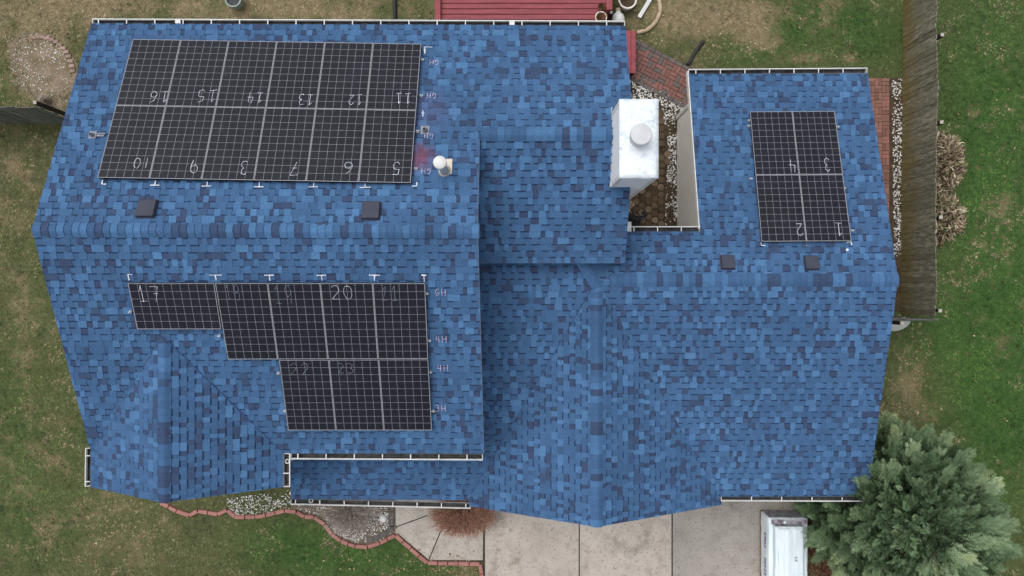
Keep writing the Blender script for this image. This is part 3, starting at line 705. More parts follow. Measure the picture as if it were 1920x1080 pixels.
ff=[(j*nx+i,j*nx+i+1,(j+1)*nx+i+1,(j+1)*nx+i) for j in range(ny-1) for i in range(nx-1)]
go=raw('ground',vv.tolist(),ff,m_ground,None,'structure')
for nm_,L in (('dry',DRY),('lush',LUSH)):
    a=go.data.attributes.new(nm_,'FLOAT','POINT'); a.data.foreach_set('value',np.clip(blobs(XX,YY,L),0,1).ravel().astype(np.float32))

def sheet(name,pix,mat,z=0.004,kind='structure',rag=0):
    if rag:
        rr=random.Random(len(name)+int(pix[0][0])); q=[]
        for i in range(len(pix)):
            (xa,ya),(xb,yb)=pix[i],pix[(i+1)%len(pix)]; k=max(1,int(math.hypot(xb-xa,yb-ya)/5))
            for j in range(k): q.append((xa+(xb-xa)*j/k+rr.gauss(0,rag),ya+(yb-ya)*j/k+rr.gauss(0,rag)))
        pix=q
    mb=MB(); mb.poly([G(x,y,0)*1+Vector((0,0,z)) for x,y in ccw([(p[0],-p[1]) for p in pix]) for y in (-y,)])
    return mb.build(name,mat,None,kind)
def gpx(pix): return [tuple(G(x,y)[:2]) for x,y in pix]
BORDER=[(303,941),(333,957),(357,965),(373,957),(410,963),(428,955),(442,968),(480,968),(500,965),(535,956),(557,959),(572,968),(590,968),(610,982),(623,1000),(640,1013),(667,1023),(690,1024),(713,1017),(742,1002),(770,1027),(802,1054),(840,1055),(900,1056),(906,1092)]
sheet('front_bed',[(548,900),(545,957),(557,959),(572,968),(590,968),(610,982),(623,1000),(640,1013),(667,1023),(690,1024),(713,1017),(742,1002),(745,900),(600,860)],mulch,0.004)
sheet('walk',[(742,860),(742,1000),(804,1051),(905,1052),(908,860)],conc_walk,0.012)
sheet('driveway',[(908,820),(908,1200),(1260,1200),(1260,820)],conc_drive,0.012)
sheet('driveway_edge_slab',[(1260.6,820),(1260.6,1200),(1508,1200),(1508,820)],conc_grey,0.012)
mb=MB()
def strip(a,b,wpx,z=0.016,m=0):
    A=G(*a); B=G(*b); d=(B-A).normalized(); s_=Vector((-d.y,d.x,0))*(wpx/F*H/2); u=Vector((0,0,z)); mb.poly([A-s_+u,B-s_+u,B+s_+u,A+s_+u],m)
strip((908,840),(908,1200),3.0); strip((1086,840),(1086,1200),2.2,0.017); strip((1260,840),(1260,1200),2.6,0.0165); strip((742,988),(802,966),2.0); strip((830,987),(803,1052),2.0,0.0175)
strip((745,1001),(805,1052),3.0,0.0168); strip((802,1051),(908,1051.5),3.0,0.0172)
mb.build('driveway_joints',joint,None,'structure')
# bricks laid beside the walk
mb=MB(); r=random.Random(5)
for k in range(9):
    c=G(734,938+k*6.0); mb.bbox((c.x,c.y,0.014),(0.085,0,0),(0,0.038,0),(0,0,0.014),0.006,0,r.uniform(0,0.2))
mb.build('brick_strip',[brick_path],None,'structure',tone=True)
mb=MB()
for k in range(11):
    t=k/10; c=G(690+50*t,1012-22*t*t-4*t); mb.bbox((c.x,c.y,0.014),(0.04,0.01,0),(-0.018,0.075,0),(0,0,0.014),0.006,0,r.uniform(0,0.25))
mb.build('brick_curve',[brick_path],None,'structure',tone=True)

# brick path by the bench, basket weave with a soldier border
mb=MB(); r=random.Random(8)
O=G(1186,112); A=(G(1300,172)-G(1186,112)); A.z=0; Ln=A.length; a=A.normalized(); b=Vector((-a.y,a.x,0))
def pathok(c): return True
bs=0.215; nu=int(1.95/bs)+2; Wd=0.72
for i in range(-1,nu):
    for j in range(-2,2):
        c=O+a*(i*bs+bs/2)+b*(j*bs+bs/2-0.0); t0=r.random()
        for q in (-1,1):
            tt=min(1,max(0,r.choice((0.15,0.5,0.75,0.95,0.6))+r.uniform(-.05,.05)))
            if (i+j)%2: mb.bbox(c+b*q*bs/4+Vector((0,0,.02+r.uniform(0,.003))),a*(bs/2-.005),b*(bs/4-.005),Vector((0,0,.016)),.004,0,tt)
            else: mb.bbox(c+a*q*bs/4+Vector((0,0,.02+r.uniform(0,.003))),a*(bs/4-.005),b*(bs/2-.005),Vector((0,0,.016)),.004,0,tt)
for i in range(-1,nu):
    for off in (-2*bs-.055,2*bs+.055):
        c=O+a*(i*bs+bs/2)+b*off; mb.bbox(c+Vector((0,0,.021)),a*(bs/2-.006),b*.05,Vector((0,0,.017)),.004,0,r.uniform(0,.3))
mb.build('brick_path',[brick_path],None,'structure',tone=True)
mb=MB(); mb.poly([O+a*x+b*y+Vector((0,0,.005)) for x,y in ((-.25,-.56),(2.2,-.56),(2.2,.56),(-.25,.56))]); mb.build('path_bed',soil,None,'structure')
# side brick strip by the garage
mb=MB(); r=random.Random(9)
x0=G(1612,0).x; x1=G(1671,0).x; y1=G(0,147).y; y0=G(0,420).y; bs=0.2; i=0; y=y1-bs/2
while y>y0:
    x=x0+bs/2; j=0
    while x<x1+0.02:
        for q in (-1,1):
            tt=r.random(); e=r.uniform(0,.003)
            if (i+j)%2: mb.bbox((x,y+q*bs/4,.02+e),(bs/2-.004,0,0),(0,bs/4-.004,0),(0,0,.016),.004,0,tt)
            else: mb.bbox((x+q*bs/4,y,.02+e),(bs/4-.004,0,0),(0,bs/2-.004,0),(0,0,.016),.004,0,tt)
        x+=bs; j+=1
    y-=bs; i+=1
mb.build('side_brick_path',[brick_strip],None,'structure',tone=True)
sheet('side_bed',[(1600,146),(1692,146),(1692,585),(1600,585)],soil,0.005)
# hexagon pavers in the alcove
sheet('alcove_bed',[(1150,170),(1300,150),(1300,470),(1100,470)],soil,0.0035)
mb=MB(); r=random.Random(10); hr=0.098; k=0
for i in range(16):
    for j in range(26):
        x=2.0+i*hr*1.78; y=0.95+j*hr*2.06+(hr*1.03 if i%2 else 0); 
        if x>4.20+0.08*math.sin(y*2.2) or y>5.35-0.30*(x-2.6): continue
        if r.random()<0.08: continue
        jx,jy,rt=r.uniform(-.012,.012),r.uniform(-.012,.012),r.uniform(-.1,.1)
        hx=[(x+jx+hr*math.cos(rt+q*math.pi/3),y+jy+hr*math.sin(rt+q*math.pi/3)) for q in range(6)]
        hi=[(x+jx+hr*.92*math.cos(rt+q*math.pi/3),y+jy+hr*.92*math.sin(rt+q*math.pi/3)) for q in range(6)]
        zt=0.026+r.uniform(0,.006); V=[(*p,0) for p in hx]+[(*p,zt-.006) for p in hx]+[(*p,zt) for p in hi]
        mb.mesh(V,[(q,(q+1)%6,6+(q+1)%6,6+q) for q in range(6)]+[(6+q,6+(q+1)%6,12+(q+1)%6,12+q) for q in range(6)]+[tuple(range(12,18))],0,r.random())
mb.build('hexagon_paving',[hexm],None,'structure',tone=True)

# ------------------------------------------------------------------ loose stones
def inpoly(x,y,P):
    c=False; n=len(P)
    for i in range(n):
        (x0,y0),(x1,y1)=P[i],P[(i+1)%n]
        if (y0>y)!=(y1>y) and x<(x1-x0)*(y-y0)/(y1-y0)+x0: c=not c
    return c
def stones(name,pix,n,rmin,rmax,seed,lo=0.0,dens=None,z=0.01):
    r=random.Random(seed); P=gpx(pix); X=[p[0] for p in P]; Y=[p[1] for p in P]; mb=MB(); k=0; tries=0
    while k<n and tries<n*30:
        tries+=1; x=r.uniform(min(X),max(X)); y=r.uniform(min(Y),max(Y))
        if not inpoly(x,y,P): continue
        if dens and r.random()>dens(x,y): continue
        k+=1; s_=r.uniform(rmin,rmax); rot=r.random()*6.28; el=r.uniform(.6,1); V=[]
        for (rr,zz,m_) in ((.8,-.2,5),(1,.3,5),(.55,.75,5)):
            for q in range(5):
                a_=rot+q*1.2566+r.uniform(-.25,.25); V.append((x+s_*rr*math.cos(a_)*r.uniform(.8,1.1),y+el*s_*rr*math.sin(a_)*r.uniform(.8,1.1),z+s_*zz*.8))
        mb.mesh(V,[(q,(q+1)%5,5+(q+1)%5,5+q) for q in range(5)]+[(5+q,5+(q+1)%5,10+(q+1)%5,10+q) for q in range(5)]+[(10,11,12,13,14)],0,min(1,max(0,r.uniform(lo,1))))
    return mb.build(name,[stone_m],None,'stuff',tone=True)
vn=lambda sc_,k,th:(lambda x,y:1.0 if float(vnoise(np.array([x]),np.array([y]),sc_,k)[0])>th else 0.12)
stones('white_stones',[(1178,140),(1192,138),(1296,196),(1290,215),(1255,200),(1230,190),(1176,186)],520,.014,.032,1,.3)
stones('white_stones',[(1240,195),(1292,195),(1275,240),(1274,428),(1246,428),(1250,330),(1254,280)],640,.012,.030,2,.2,vn(3,0,.45))
stones('white_stones',[(1672,148),(1691,148),(1690,480),(1676,480),(1674,330)],520,.014,.030,3,.1)
stones('white_stones',[(1170,375),(1190,380),(1184,405),(1172,410)],40,.012,.026,4,.2)
stones('white_stones',[(425,935),(545,918),(545,955),(500,964),(445,966),(430,955)],420,.012,.026,5,.15,vn(2,1,.4),.022)
stones('white_stones',[(545,925),(610,945),(600,968),(560,958),(545,955)],120,.010,.022,6,.1)
stones('white_stones',[(600,945),(738,945),(738,998),(712,1014),(668,1018),(628,1000),(612,975)],900,.010,.026,7,.15,lambda x,y: 1.0 if (x>G(695,0).x or y<G(0,990).y) and vnoise(np.array([x]),np.array([y]),2.5,2)[0]>.35 else 0.45)
stones('white_stones',[(25,95),(95,75),(135,112),(145,165),(105,190),(40,160)],200,.010,.026,8,.05,vn(1.6,3,.5))
stones('white_stones',[(10,70),(90,62),(140,110),(130,190),(60,190),(20,140)],150,.012,.024,9,.0)
sheet('yard_bed',[(14,75),(60,60),(105,75),(138,108),(150,150),(128,232),(80,196),(60,190),(20,150)],varied('yard_bed_soil',srgb(136,122,106),srgb(108,98,78),3,0.95,0.1,40,0.3,0.5),0.004,rag=2.2)
mb=MB(); r=random.Random(4)                # low stones rimming the yard bed
for k in range(13):
    t=k/12; an=R(100-95*t); c=G(75+62*math.cos(an),140-70*math.sin(an)); mb.bbox((c.x,c.y,.02),(0.075,r.uniform(-.02,.02),0),(0,.05,0),(0,0,.03),.018,0,r.uniform(.3,.8))
mb.build('stone_rim',[tonal('rim_stone',[(0,srgb(120,100,90)),(1,srgb(168,146,136))])],None,'structure',tone=True)
sheet('tree_bed',[(1509,940),(1660,900),(1700,1000),(1640,1090),(1516,1090),(1516,985)],redmulch,0.004,rag=2)

# ------------------------------------------------------------------ edging bricks, each its own
def edging(poly,step,name='edging_brick'):
    pts=[G(*p) for p in poly]; seg=[]; 
    for i in range(len(pts)-1):
        L=(pts[i+1]-pts[i]).length; n=max(1,round(L/step))
        for k in range(n): seg.append((pts[i]+(pts[i+1]-pts[i])*k/n,pts[i]+(pts[i+1]-pts[i])*(k+1)/n))
    return seg
r=random.Random(6); proto=None
for (p,q) in edging(BORDER,0.27):
    L=(q-p).length
    if proto is None:
        mb=MB(); mb.bbox((0,0,.045),(.5,0,0),(0,.052,0),(0,0,.045),.012)
        proto=mb.build('edging_brick',edge_brick); o=proto
    else: o=proto.copy(); C.objects.link(o)
    o.location=tuple((p+q)/2); o.rotation_euler=(0,0,math.atan2(q.y-p.y,q.x-p.x)+r.uniform(-.04,.04)); o.scale=(L-.022,r.uniform(.93,1.05),r.uniform(.9,1.1))
    tag(o,'pinkish-red edging brick laid in the row round the front bed and walk','edging brick','pinkish edging bricks along the lawn')

# ------------------------------------------------------------------ fences
def fence(label,x0,y0,x1,y1,hgt,mat,seed,outward,posts,bw=0.145,name='wooden_fence'):
    r=random.Random(seed); A=Vector((x0,y0,0)); B=Vector((x1,y1,0)); L=(B-A).length; d=(B-A)/L; o=Vector(outward)
    t=thing(name,label,'fence',tuple((A+B)/2)); n=int(L/bw); bw=L/n
    for i in range(n):
        c=A+d*(i+.5)*bw; hh=hgt+r.uniform(-.02,.02)+0.03*math.sin(i*.21); hw=bw/2-.004; th=.010; e=.03; lean=o*r.uniform(-.006,.010)+o*0.012*math.sin(i*.35); base=o*r.uniform(-.006,.006)
        pr=[(-hw,0.02),(hw,0.02),(hw,hh-e),(hw-e*.9,hh),(-hw+e*.9,hh),(-hw,hh-e)]
        V=[c+d*a_+o*s_*th+base+lean*(z_/hh)+Vector((0,0,z_)) for s_ in (-1,1) for a_,z_ in pr]
        mb=MB(); mb.mesh(V,[(0,1,2,3,4,5)[::-1],(6,7,8,9,10,11)]+[(k,(k+1)%6,6+(k+1)%6,6+k) for k in range(6)]); mb.build('board',mat,t)
    for z in (.3,hgt*.55,hgt-.25):
        mb=MB(); mb.obox((A+B)/2+o*.034+Vector((0,0,z)),d*L/2,o*.018,Vector((0,0,.04))); mb.build('rail',mat,t)
    for s_ in posts:
        c=A+d*s_+o*.10; mb=MB(); mb.obox(c+Vector((0,0,hgt*.51)),d*.045,o*.045,Vector((0,0,hgt*.51)),0); mb.obox(c+Vector((0,0,hgt*1.02+.006)),d*.042,o*.042,Vector((0,0,.006)),1); mb.build('post',[post_d,post_w],t)
    return t
YB=-0.74
fence('long weathered brown board fence with mossy foot beside the garage',10.68,YB+.02,10.76,9.2,1.6,fence_w,1,(1,0,0),[0.03+0.12,2.5,4.9,7.1,9.4])
fence('short board fence end running from the garage to the long fence',8.25,YB-.05,10.84,YB-.05,1.55,fence_g,2,(0,-1,0),[0.4,1.6])
fence('grey-green weathered board fence at the left of the yard',-16.5,4.52,-11.86,4.52,1.8,fence_g,3,(0,1,0),[1.2,3.2,4.62])
mb=MB(); c=G(76,197,1.8)
# dark low ivy tuft beside the post
# ------------------------------------------------------------------ deck, bench and things on and by it
dk=thing('deck','red painted wooden deck with boards behind the house','deck',(0,7.2,0))
DZ=0.85
r=random.Random(12); dx0=G(824,0,DZ).x; dx1=G(1138,0,DZ).x; y=5.2; i=0
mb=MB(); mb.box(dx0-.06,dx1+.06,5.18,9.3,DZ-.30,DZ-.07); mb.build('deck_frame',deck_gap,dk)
while y<9.2:
    mb=MB(); mb.bbox(((dx0+dx1)/2,y+.069,DZ-.02),((dx1-dx0)/2,0,0),(0,.064,0),(0,0,.02),.008); mb.build('deck_board',red_deck,dk); y+=.143
xa=G(820.5,0,DZ+.12).x; mb=MB(); mb.bbox((xa,7.25,DZ+.05),(.075,0,0),(0,2.05,0),(0,0,.07),.01); mb.build('side_rail',red_dark,dk)
q=G(1143.5,14,DZ+.5); mb=MB(); mb.bbox((q.x,q.y+1.0,DZ+.42),(.075,0,0),(0,1.03,0),(0,0,.02),.006); mb.box(q.x-.045,q.x+.045,q.y+.02,q.y+.11,DZ-.6,DZ+.40); mb.box(q.x-.045,q.x+.045,q.y+1.8,q.y+1.9,DZ-.6,DZ+.40); mb.build('hand_rail',red_dark,dk)
q=G(1146,23.5,DZ+.1); mb=MB(); mb.box(q.x-.05,q.x+.05,q.y-.05,q.y+.05,0,DZ+.1); mb.build('deck_post',post_d,dk)
mb=MB(); mb.bbox((q.x,q.y,DZ+.115),(.03,0,0),(0,.03,0),(0,0,.012),.006); mb.build('post_light',white,dk)
c=G(1183,98,.5); bh=thing('wooden_bench','red painted two-plank wooden bench beside the back corner of the house','bench',(c.x,c.y,0))
by0=G(0,137,.5).y; by1=G(0,57,.5).y
for s_ in (-1,1):
    mb=MB(); mb.bbox((c.x+s_*.066,(by0+by1)/2,.48),(.0625,0,0),(0,(by1-by0)/2,0),(0,0,.02),.006); mb.build('plank',red_dark,bh)
for yy in (by0+.07,by1-.07):
    mb=MB(); mb.box(c.x-.11,c.x+.11,yy-.03,yy+.03,0,.455); mb.build('leg',red_dark,bh)
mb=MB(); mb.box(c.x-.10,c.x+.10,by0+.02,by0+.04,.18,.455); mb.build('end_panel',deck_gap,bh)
def potted(px,py,z,rad,hgt,label,matp,plant=True,seed=0,dark=False):
    c=G(px,py,z+hgt); t=thing('plant_pot',label,'plant pot',(c.x,c.y,z))
    mb=MB(); mb.lathe((c.x,c.y,z),[(0,0),(rad*.72,0),(rad*.95,hgt*.9),(rad,hgt*.9),(rad,hgt),(rad*.84,hgt),(rad*.80,hgt*.82),(0,hgt*.82)],28); mb.build('pot',matp,t)
    mb=MB(); mb.lathe((c.x,c.y,z),[(rad*.8,hgt*.84),(rad*.4,hgt*.88),(0,hgt*.88)],18); mb.build('soil',soil,t)
    r=random.Random(seed); mb=MB()
    if plant:
        for k in range(70):
            an=r.random()*6.28; rr=r.random()*rad*.7; b_=Vector((c.x+rr*math.cos(an),c.y+rr*math.sin(an),z+hgt*.88)); d_=Vector((math.cos(an)*.5+r.uniform(-.4,.4),math.sin(an)*.5+r.uniform(-.4,.4),r.uniform(.3,1))).normalized(); L=r.uniform(.04,.10); s_=Vector((-d_.y,d_.x,.2)).normalized()*.012
            mb.mesh([b_-s_*.4,b_+s_*.4,b_+d_*L*.6+s_,b_+d_*L,b_+d_*L*.6-s_],[(0,1,2,3,4)],0,r.random())
        mb.build('dead_plant',[deadm],t,tone=True)
potted(1127,32,DZ,.155,.26,'pale round pot with a brown dead plant on the red deck',pot_w,True,1)
potted(1128.5,13,DZ,.10,.14,'small dark pot of dried brown flowers on the red deck above the pale pot',black,True,2)
potted(1177,-1,0,.25,.36,'large pale-rimmed round planter of dark soil beside the deck',pot_w,False,3)
c=G(437,-2,.32); t=tag_t=thing('bucket','green-rimmed dark bucket on the lawn at the top edge','bucket',(c.x,c.y,0))
mb=MB(); mb.lathe((c.x,c.y,0),[(0,0),(.16,0),(.20,.32),(.222,.32),(.222,.335),(.19,.335),(.15,.06),(0,.06)],28); mb.build('tub',bucket_g,t)
mb=MB(); mb.lathe((c.x,c.y,0),[(.185,.25),(0,.25)],24); mb.build('dark_water',black,t)
# pale resin jug lying half under the gutter
c=G(1159,36,0.12); mb=MB(); mb.lathe((c.x,c.y-.14,.14),[(0,0),(.15,.01),(.17,.06),(.17,.17),(.14,.25),(.075,.30),(.07,.33)],24,(0,1,0.0)); 
jg=thing('resin_jug','white rounded jug with a tan neck lying beside the deck corner','jug',(c.x,c.y,0))
mb.build('jug_body',resin,jg,smooth=True); mb=MB(); mb.lathe((c.x,c.y-.14,.14),[(.056,.32),(.075,.34),(.075,.40),(.05,.43),(0,.43)],20,(0,1,0)); mb.build('neck',tanm,jg)
# pipes
a=G(1198,33,.06); b=G(1222,-6,.06); mb=MB()
d=(b-a).normalized(); s_=Vector((-d.y,d.x,0)); 
for (w0,zz) in ((.05,.06),):
    mb.obox((a+b)/2,d*(b-a).length/2,s_*.052,Vector((0,0,.04)))
    for k in (-.03,0,.03): mb.obox((a+b)/2+s_*k+Vector((0,0,.042)),d*(b-a).length/2,s_*.007,Vector((0,0,.004)))
solo(mb,'downspout_piece',white,'loose length of white downspout lying on the dry lawn','downspout piece')
def corr(p0,p1,rad,n=26,bend=0.0):
    p0=Vector(p0); p1=Vector(p1); d=(p1-p0); s_=Vector((-d.y,d.x,0))*bend; pts=[]; rr=[]
    for i in range(n*2+1):
        t=i/(n*2); pts.append(p0+d*t+s_*4*t*(1-t)); rr.append(rad*(1.0 if i%2 else .88))
    return pts,rr
mb=MB(); mb.tube(*corr(G(740.5,44,.05),G(740,-14,.05),.055,14),n=12); solo(mb,'drain_pipe',black,'black corrugated drain pipe running straight off the back of the house','drain pipe')
mb=MB(); mb.tube(*corr(G(1294,116,.05),G(1320,77,.05),.05,12,.05),n=12); mb.tube([G(1289,121,.07),G(1294,116,.05)],[.045,.045],12); solo(mb,'drain_pipe',black,'short black drain pipe lying slanted on the grass behind the garage','drain pipe')
# curved tan edging round the planter: separate lengths
crv=[(1232,-6),(1237,9),(1237,24),(1231,39),(1222,50),(1210,59),(1193,62)]
for k in range(len(crv)-1):
    A=G(*crv[k]); B=G(*crv[k+1]); mb=MB(); d=(B-A)
    mb.tube([A+d*.02+Vector((0,0,.05)),A+d*.5+Vector((0,0,.055)),B-d*.02+Vector((0,0,.05))],[.05,.057,.05],10)
    solo(mb,'edging_log',tanm,'tan concrete edging log in the curved row beside the bench','edging log','tan edging logs in a curve')
# dark things in the alcove corner
def lump(name,px,py,rad,hgt,mat,label,cat,seed):
    r=random.Random(seed); c=G(px,py,hgt*.6); mb=MB(); V=[]; n=16; m_=7
    for j in range(m_):
        ph=math.pi/2*j/(m_-1)
        for i in range(n):
            an=2*math.pi*i/n; k=1+.22*math.sin(3*an+seed)+r.uniform(-.12,.12); V.append((c.x+rad*k*math.cos(ph)*math.cos(an)+1e-4*i,c.y+rad*k*math.cos(ph)*math.sin(an),hgt*math.sin(ph)*(1+r.uniform(-.08,.08))))
    mb.mesh(V,[(j*n+i,j*n+(i+1)%n,(j+1)*n+(i+1)%n,(j+1)*n+i) for j in range(m_-1) for i in range(n)])
    return solo(mb,name,mat,label,cat)
lump('bin_bag',1189,413,.19,.28,black,'black plastic bag heaped in the corner of the paved alcove','bag',1)
mb=MB(); c=G(1202,409,.12); mb.lathe((c.x,c.y,0),[(0,0),(.055,0),(.07,.14),(.076,.14),(.076,.15),(.06,.15),(.055,.06),(0,.06)],18); solo(mb,'small_pot',varied('slate_pot',srgb(74,80,96),srgb(58,64,78),6,0.6,0.3,60,0.1),'small slate-coloured pot beside the black bag in the alcove','pot')
mb=MB(); c=G(1208,398,.08); 
for q in range(2): mb.lathe((c.x+.03*q,c.y-.05*q,0.0),[(0,0),(.06,0),(.05,.07),(0,.09)],14)
solo(mb,'garden_shoes',black,'pair of black shoes on the hexagon pavers near the black bag','shoes')
mb=MB(); c=G(1180.5,166,.25); 
for k in range(4): mb.tube([(c.x+.02*k-.02,c.y+.12*math.cos(i*math.pi/10),.28+.12*math.sin(i*math.pi/10)) for i in range(21)],.012,8)
solo(mb,'coiled_hose',black,'black coiled hose hanging at the house corner behind the chimney','hose')
mb=MB(); mb.tube([G(1179,371,.02),G(1182,378,.02),G(1181,388,.02),G(1177,396,.02),G(1181,404,.02)],.012,8); solo(mb,'garden_hose',tanm,'pale thin hose on the ground at the foot of the chimney','hose')
mb=MB(); c=G(718,973,.05); mb.lathe((c.x,c.y,.0),[(.105,0),(.11,.03),(.09,.07),(.05,.095),(0,.10)],18); solo(mb,'round_stone',resin,'large round white stone among the gravel beside the bare shrub','stone',smooth=True)
c=G(1690,601,.45); ax=Vector((0.1,-.75,.65)).normalized(); mb=MB(); mb.lathe((c.x,c.y-.10,.32),[(0.30,0),(.30,.015),(.27,.035),(.10,.055),(0,.06)],32,tuple(ax)); solo(mb,'barrel_lid',resin,'white round lid leaning against the short fence by the garage','lid')
# red plastic chain edging by the pallet
mb=MB()
for k in range(9):
    p=G(1508,938+k*6,.04); mb.lathe(p,[(.022,0),(.034,.0),(.034,.05),(.022,.05),(.022,0)],10)
solo(mb,'plastic_edging',redplastic,'short row of red plastic edging at the driveway edge behind the wrapped pallet','edging')

# ------------------------------------------------------------------ wrapped pallet
pr=thing('wrapped_pallet','tall load wrapped in white plastic on a pallet on the driveway by the tree','wrapped pallet',(7.3,-7.2,0))
px0,px1,py1,py0=6.80,7.83,-6.10,-8.3
mb=MB()
for x in np.linspace(px0+.05,px1-.05,3): mb.box(x-.045,x+.045,py0,py1,.01,.10)
for y in np.linspace(py0+.06,py1-.06,9): mb.box(px0,px1,y-.045,y+.045,.102,.122)
mb.build('pallet',pallet_w,pr)
def wrapbox(x0,x1,y0,y1,z0,z1,seed,n=10,m_=14,amp=.012,rough=.02):
    r=random.Random(seed); mb=MB(); V=[]
    prof=[(0,z0),(.0,z0+(z1-z0)*.5),(0,z1-.03),(.012,z1-.006),(.035,z1)]
    ring=[(x0+(x1-x0)*i/n,y0) for i in range(n)]+[(x1,y0+(y1-y0)*i/m_) for i in range(m_)]+[(x1-(x1-x0)*i/n,y1) for i in range(n)]+[(x0,y1-(y1-y0)*i/m_) for i in range(m_)]
    cx,cy=(x0+x1)/2,(y0+y1)/2; N_=len(ring)
    for (ins,z) in prof:
        for (x,y) in ring:
            dx_=-1 if x>x1-1e-6 else (1 if x<x0+1e-6 else 0); dy_=-1 if y>y1-1e-6 else (1 if y<y0+1e-6 else 0)
            V.append((x+dx_*ins+r.uniform(-amp,amp)*.6,y+dy_*ins+r.uniform(-amp,amp)*.6,z+(r.uniform(-.006,.006) if z>z0 else 0)))
    Fs=[(j*N_+i,j*N_+(i+1)%N_,(j+1)*N_+(i+1)%N_,(j+1)*N_+i) for j in range(len(prof)-1) for i in range(N_)]
    b0=len(V)
    for j in range(m_-1):
        for i in range(n-1):
            x=x0+.07+(x1-x0-.14)*i/(n-2); y=y0+.07+(y1-y0-.14)*j/(m_-2); V.append((x,y,z1+r.uniform(-.5,1)*rough+.03*math.exp(-((x-cx+.08)/.07)**2)))
    Fs+=[(b0+j*(n-1)+i,b0+j*(n-1)+i+1,b0+(j+1)*(n-1)+i+1,b0+(j+1)*(n-1)+i) for j in range(m_-2) for i in range(n-2)]
    T=4*N_; R0=lambda i:T+i
    g=lambda i,j:b0+j*(n-1)+i
    # stitch the lid to the rim
    inner=[g(i,0) for i in range(n-1)]+[g(n-2,j) for j in range(1,m_-1)]+[g(i,m_-2) for i in range(n-3,-1,-1)]+[g(0,j) for j in range(m_-3,0,-1)]
    k=0; NI=len(inner)
    for i in range(N_):
        k2=round((i+1)*NI/N_)
        a_,b_=R0(i),R0((i+1)%N_)
        if k2==k: Fs.append((a_,b_,inner[k%NI]))
        else: Fs.append((a_,b_,inner[k2%NI],inner[k%NI]))
        k=k2
    mb.mesh(V,Fs); return mb
wrapbox(px0,px1,py0,py1,.13,.72,1,rough=.012).build('lower_load',wrap,pr,smooth=True)
wrapbox(px0+.10,px1-.17,py0,py1-.16,.70,.92,2,rough=.014).build('upper_load',wrap,pr,smooth=True)
wrapbox(px0+.17,px1-.20,py0,py1-.20,.90,.955,4,rough=.02).build('top_sheet',wrap,pr,smooth=True)
mb=MB(); r=random.Random(77)
def endsheet(xa,xb,y,za,zb,n=12):          # crumpled grey plastic over the open end
    V=[(xa+(xb-xa)*i/n,y+.012+r.uniform(-.008,.012),za+(zb-za)*j/4) for j in range(5) for i in range(n+1)]
    mb.mesh(V,[(j*(n+1)+i,j*(n+1)+i+1,(j+1)*(n+1)+i+1,(j+1)*(n+1)+i)[::-1] for j in range(4) for i in range(n)])
endsheet(px0+.03,px1-.02,py1+.006,.14,.68); endsheet(px0+.14,px1-.20,py1-.154,.73,.90)
V=[(px0+.06+(px1-px0-.10)*i/10,py1-.02-.13*j/3,.735+r.uniform(0,.02)) for j in range(4) for i in range(11)]
mb.mesh(V,[(j*11+i,j*11+i+1,(j+1)*11+i+1,(j+1)*11+i)[::-1] for j in range(3) for i in range(10)])
mb.build('end_wrap',card,pr)
# vertical lettering on the left side of the wrap (too small in the photograph to read) and two marks on top
r=random.Random(21); mb=MB()
for (ya,yb) in ((G(0,996,.4).y,G(0,1026,.4).y),(G(0,1042,.4).y,G(0,1078,.4).y)):
    n=5
    for k in range(n):
        y=ya+(yb-ya)*(k+.5)/n; hw=abs(yb-ya)/n*.34; x=px0-.014
        for st in GL[('S','H','1','T','5','0','4','2','7','L')[(k*3+int(ya*10))%10]]:
            for i in range(len(st)-1):
                p=Vector((x,y-(st[i][0]-.5)*2*hw,.40+st[i][1]*.14)); q=Vector((x,y-(st[i+1][0]-.5)*2*hw,.40+st[i+1][1]*.14)); d=(q-p)
                if d.length<1e-5: continue
                mb.obox((p+q)/2,d/2,Vector((.002,0,0)),d.normalized().cross(Vector((1,0,0)))*.008)
mb.build('printed_letters',ink,pr)
mb=MB()
for (a_,b_) in (((1490,1047),(1495,1044)),((1491,1051),(1494,1050)),((1494,1050),(1495,1053)),((1492,1053),(1491,1050))):
    A=G(*a_,.995); B=G(*b_,.995); d=(B-A); mb.obox((A+B)/2,d/2,Vector((-d.y,d.x,0)).normalized()*.006,Vector((0,0,.003)))
mb.build('pen_marks',black,pr)

# ------------------------------------------------------------------ plants
def frond(mb,p,d,up,L,wd,r,t):
    """flat feathery spray: a stem with paired leaflets, each forked"""
    d=d.normalized(); s_=d.cross(up).normalized(); n_=s_.cross(d).normalized()
    k=7; curve=r.uniform(-.15,.25)
    for i in range(k):
        f=(i+.6)/k; c=p+d*L*f+n_*curve*L*f*f
        ll=L*(.50*(1-f)**.8+.10)
        for sg in (-1,1):
            ang=r.uniform(.55,.8); e=(d*math.cos(ang)+s_*sg*math.sin(ang)+n_*r.uniform(-.15,.2)).normalized(); q=e.cross(n_)*wd*r.uniform(.8,1.2)
            mb.mesh([c,c+e*ll*.45+q,c+e*ll,c+e*ll*.5-q],[(0,1,2,3)],0,min(1,max(0,t+r.uniform(-.12,.12))))
    tip=p+d*L*1.08+n_*curve*L; q=s_*wd
    mb.mesh([p+d*L*.5+n_*curve*L*.25,p+d*L*.8+q+n_*curve*L*.6,tip,p+d*L*.8-q+n_*curve*L*.6],[(0,1,2,3)],0,min(1,t+.08))
tc=Vector((9.60,-5.70,0)); tr=thing('conifer_tree','bushy blue-green conifer at the garage corner','tree',tuple(tc))
mb=MB(); mb.tube([tc,tc+Vector((.03,.02,1.2)),tc+Vector((0,.04,2.4)),tc+Vector((.02,0,3.7))],[.16,.12,.08,.02],12); mb.build('trunk',bark,tr)
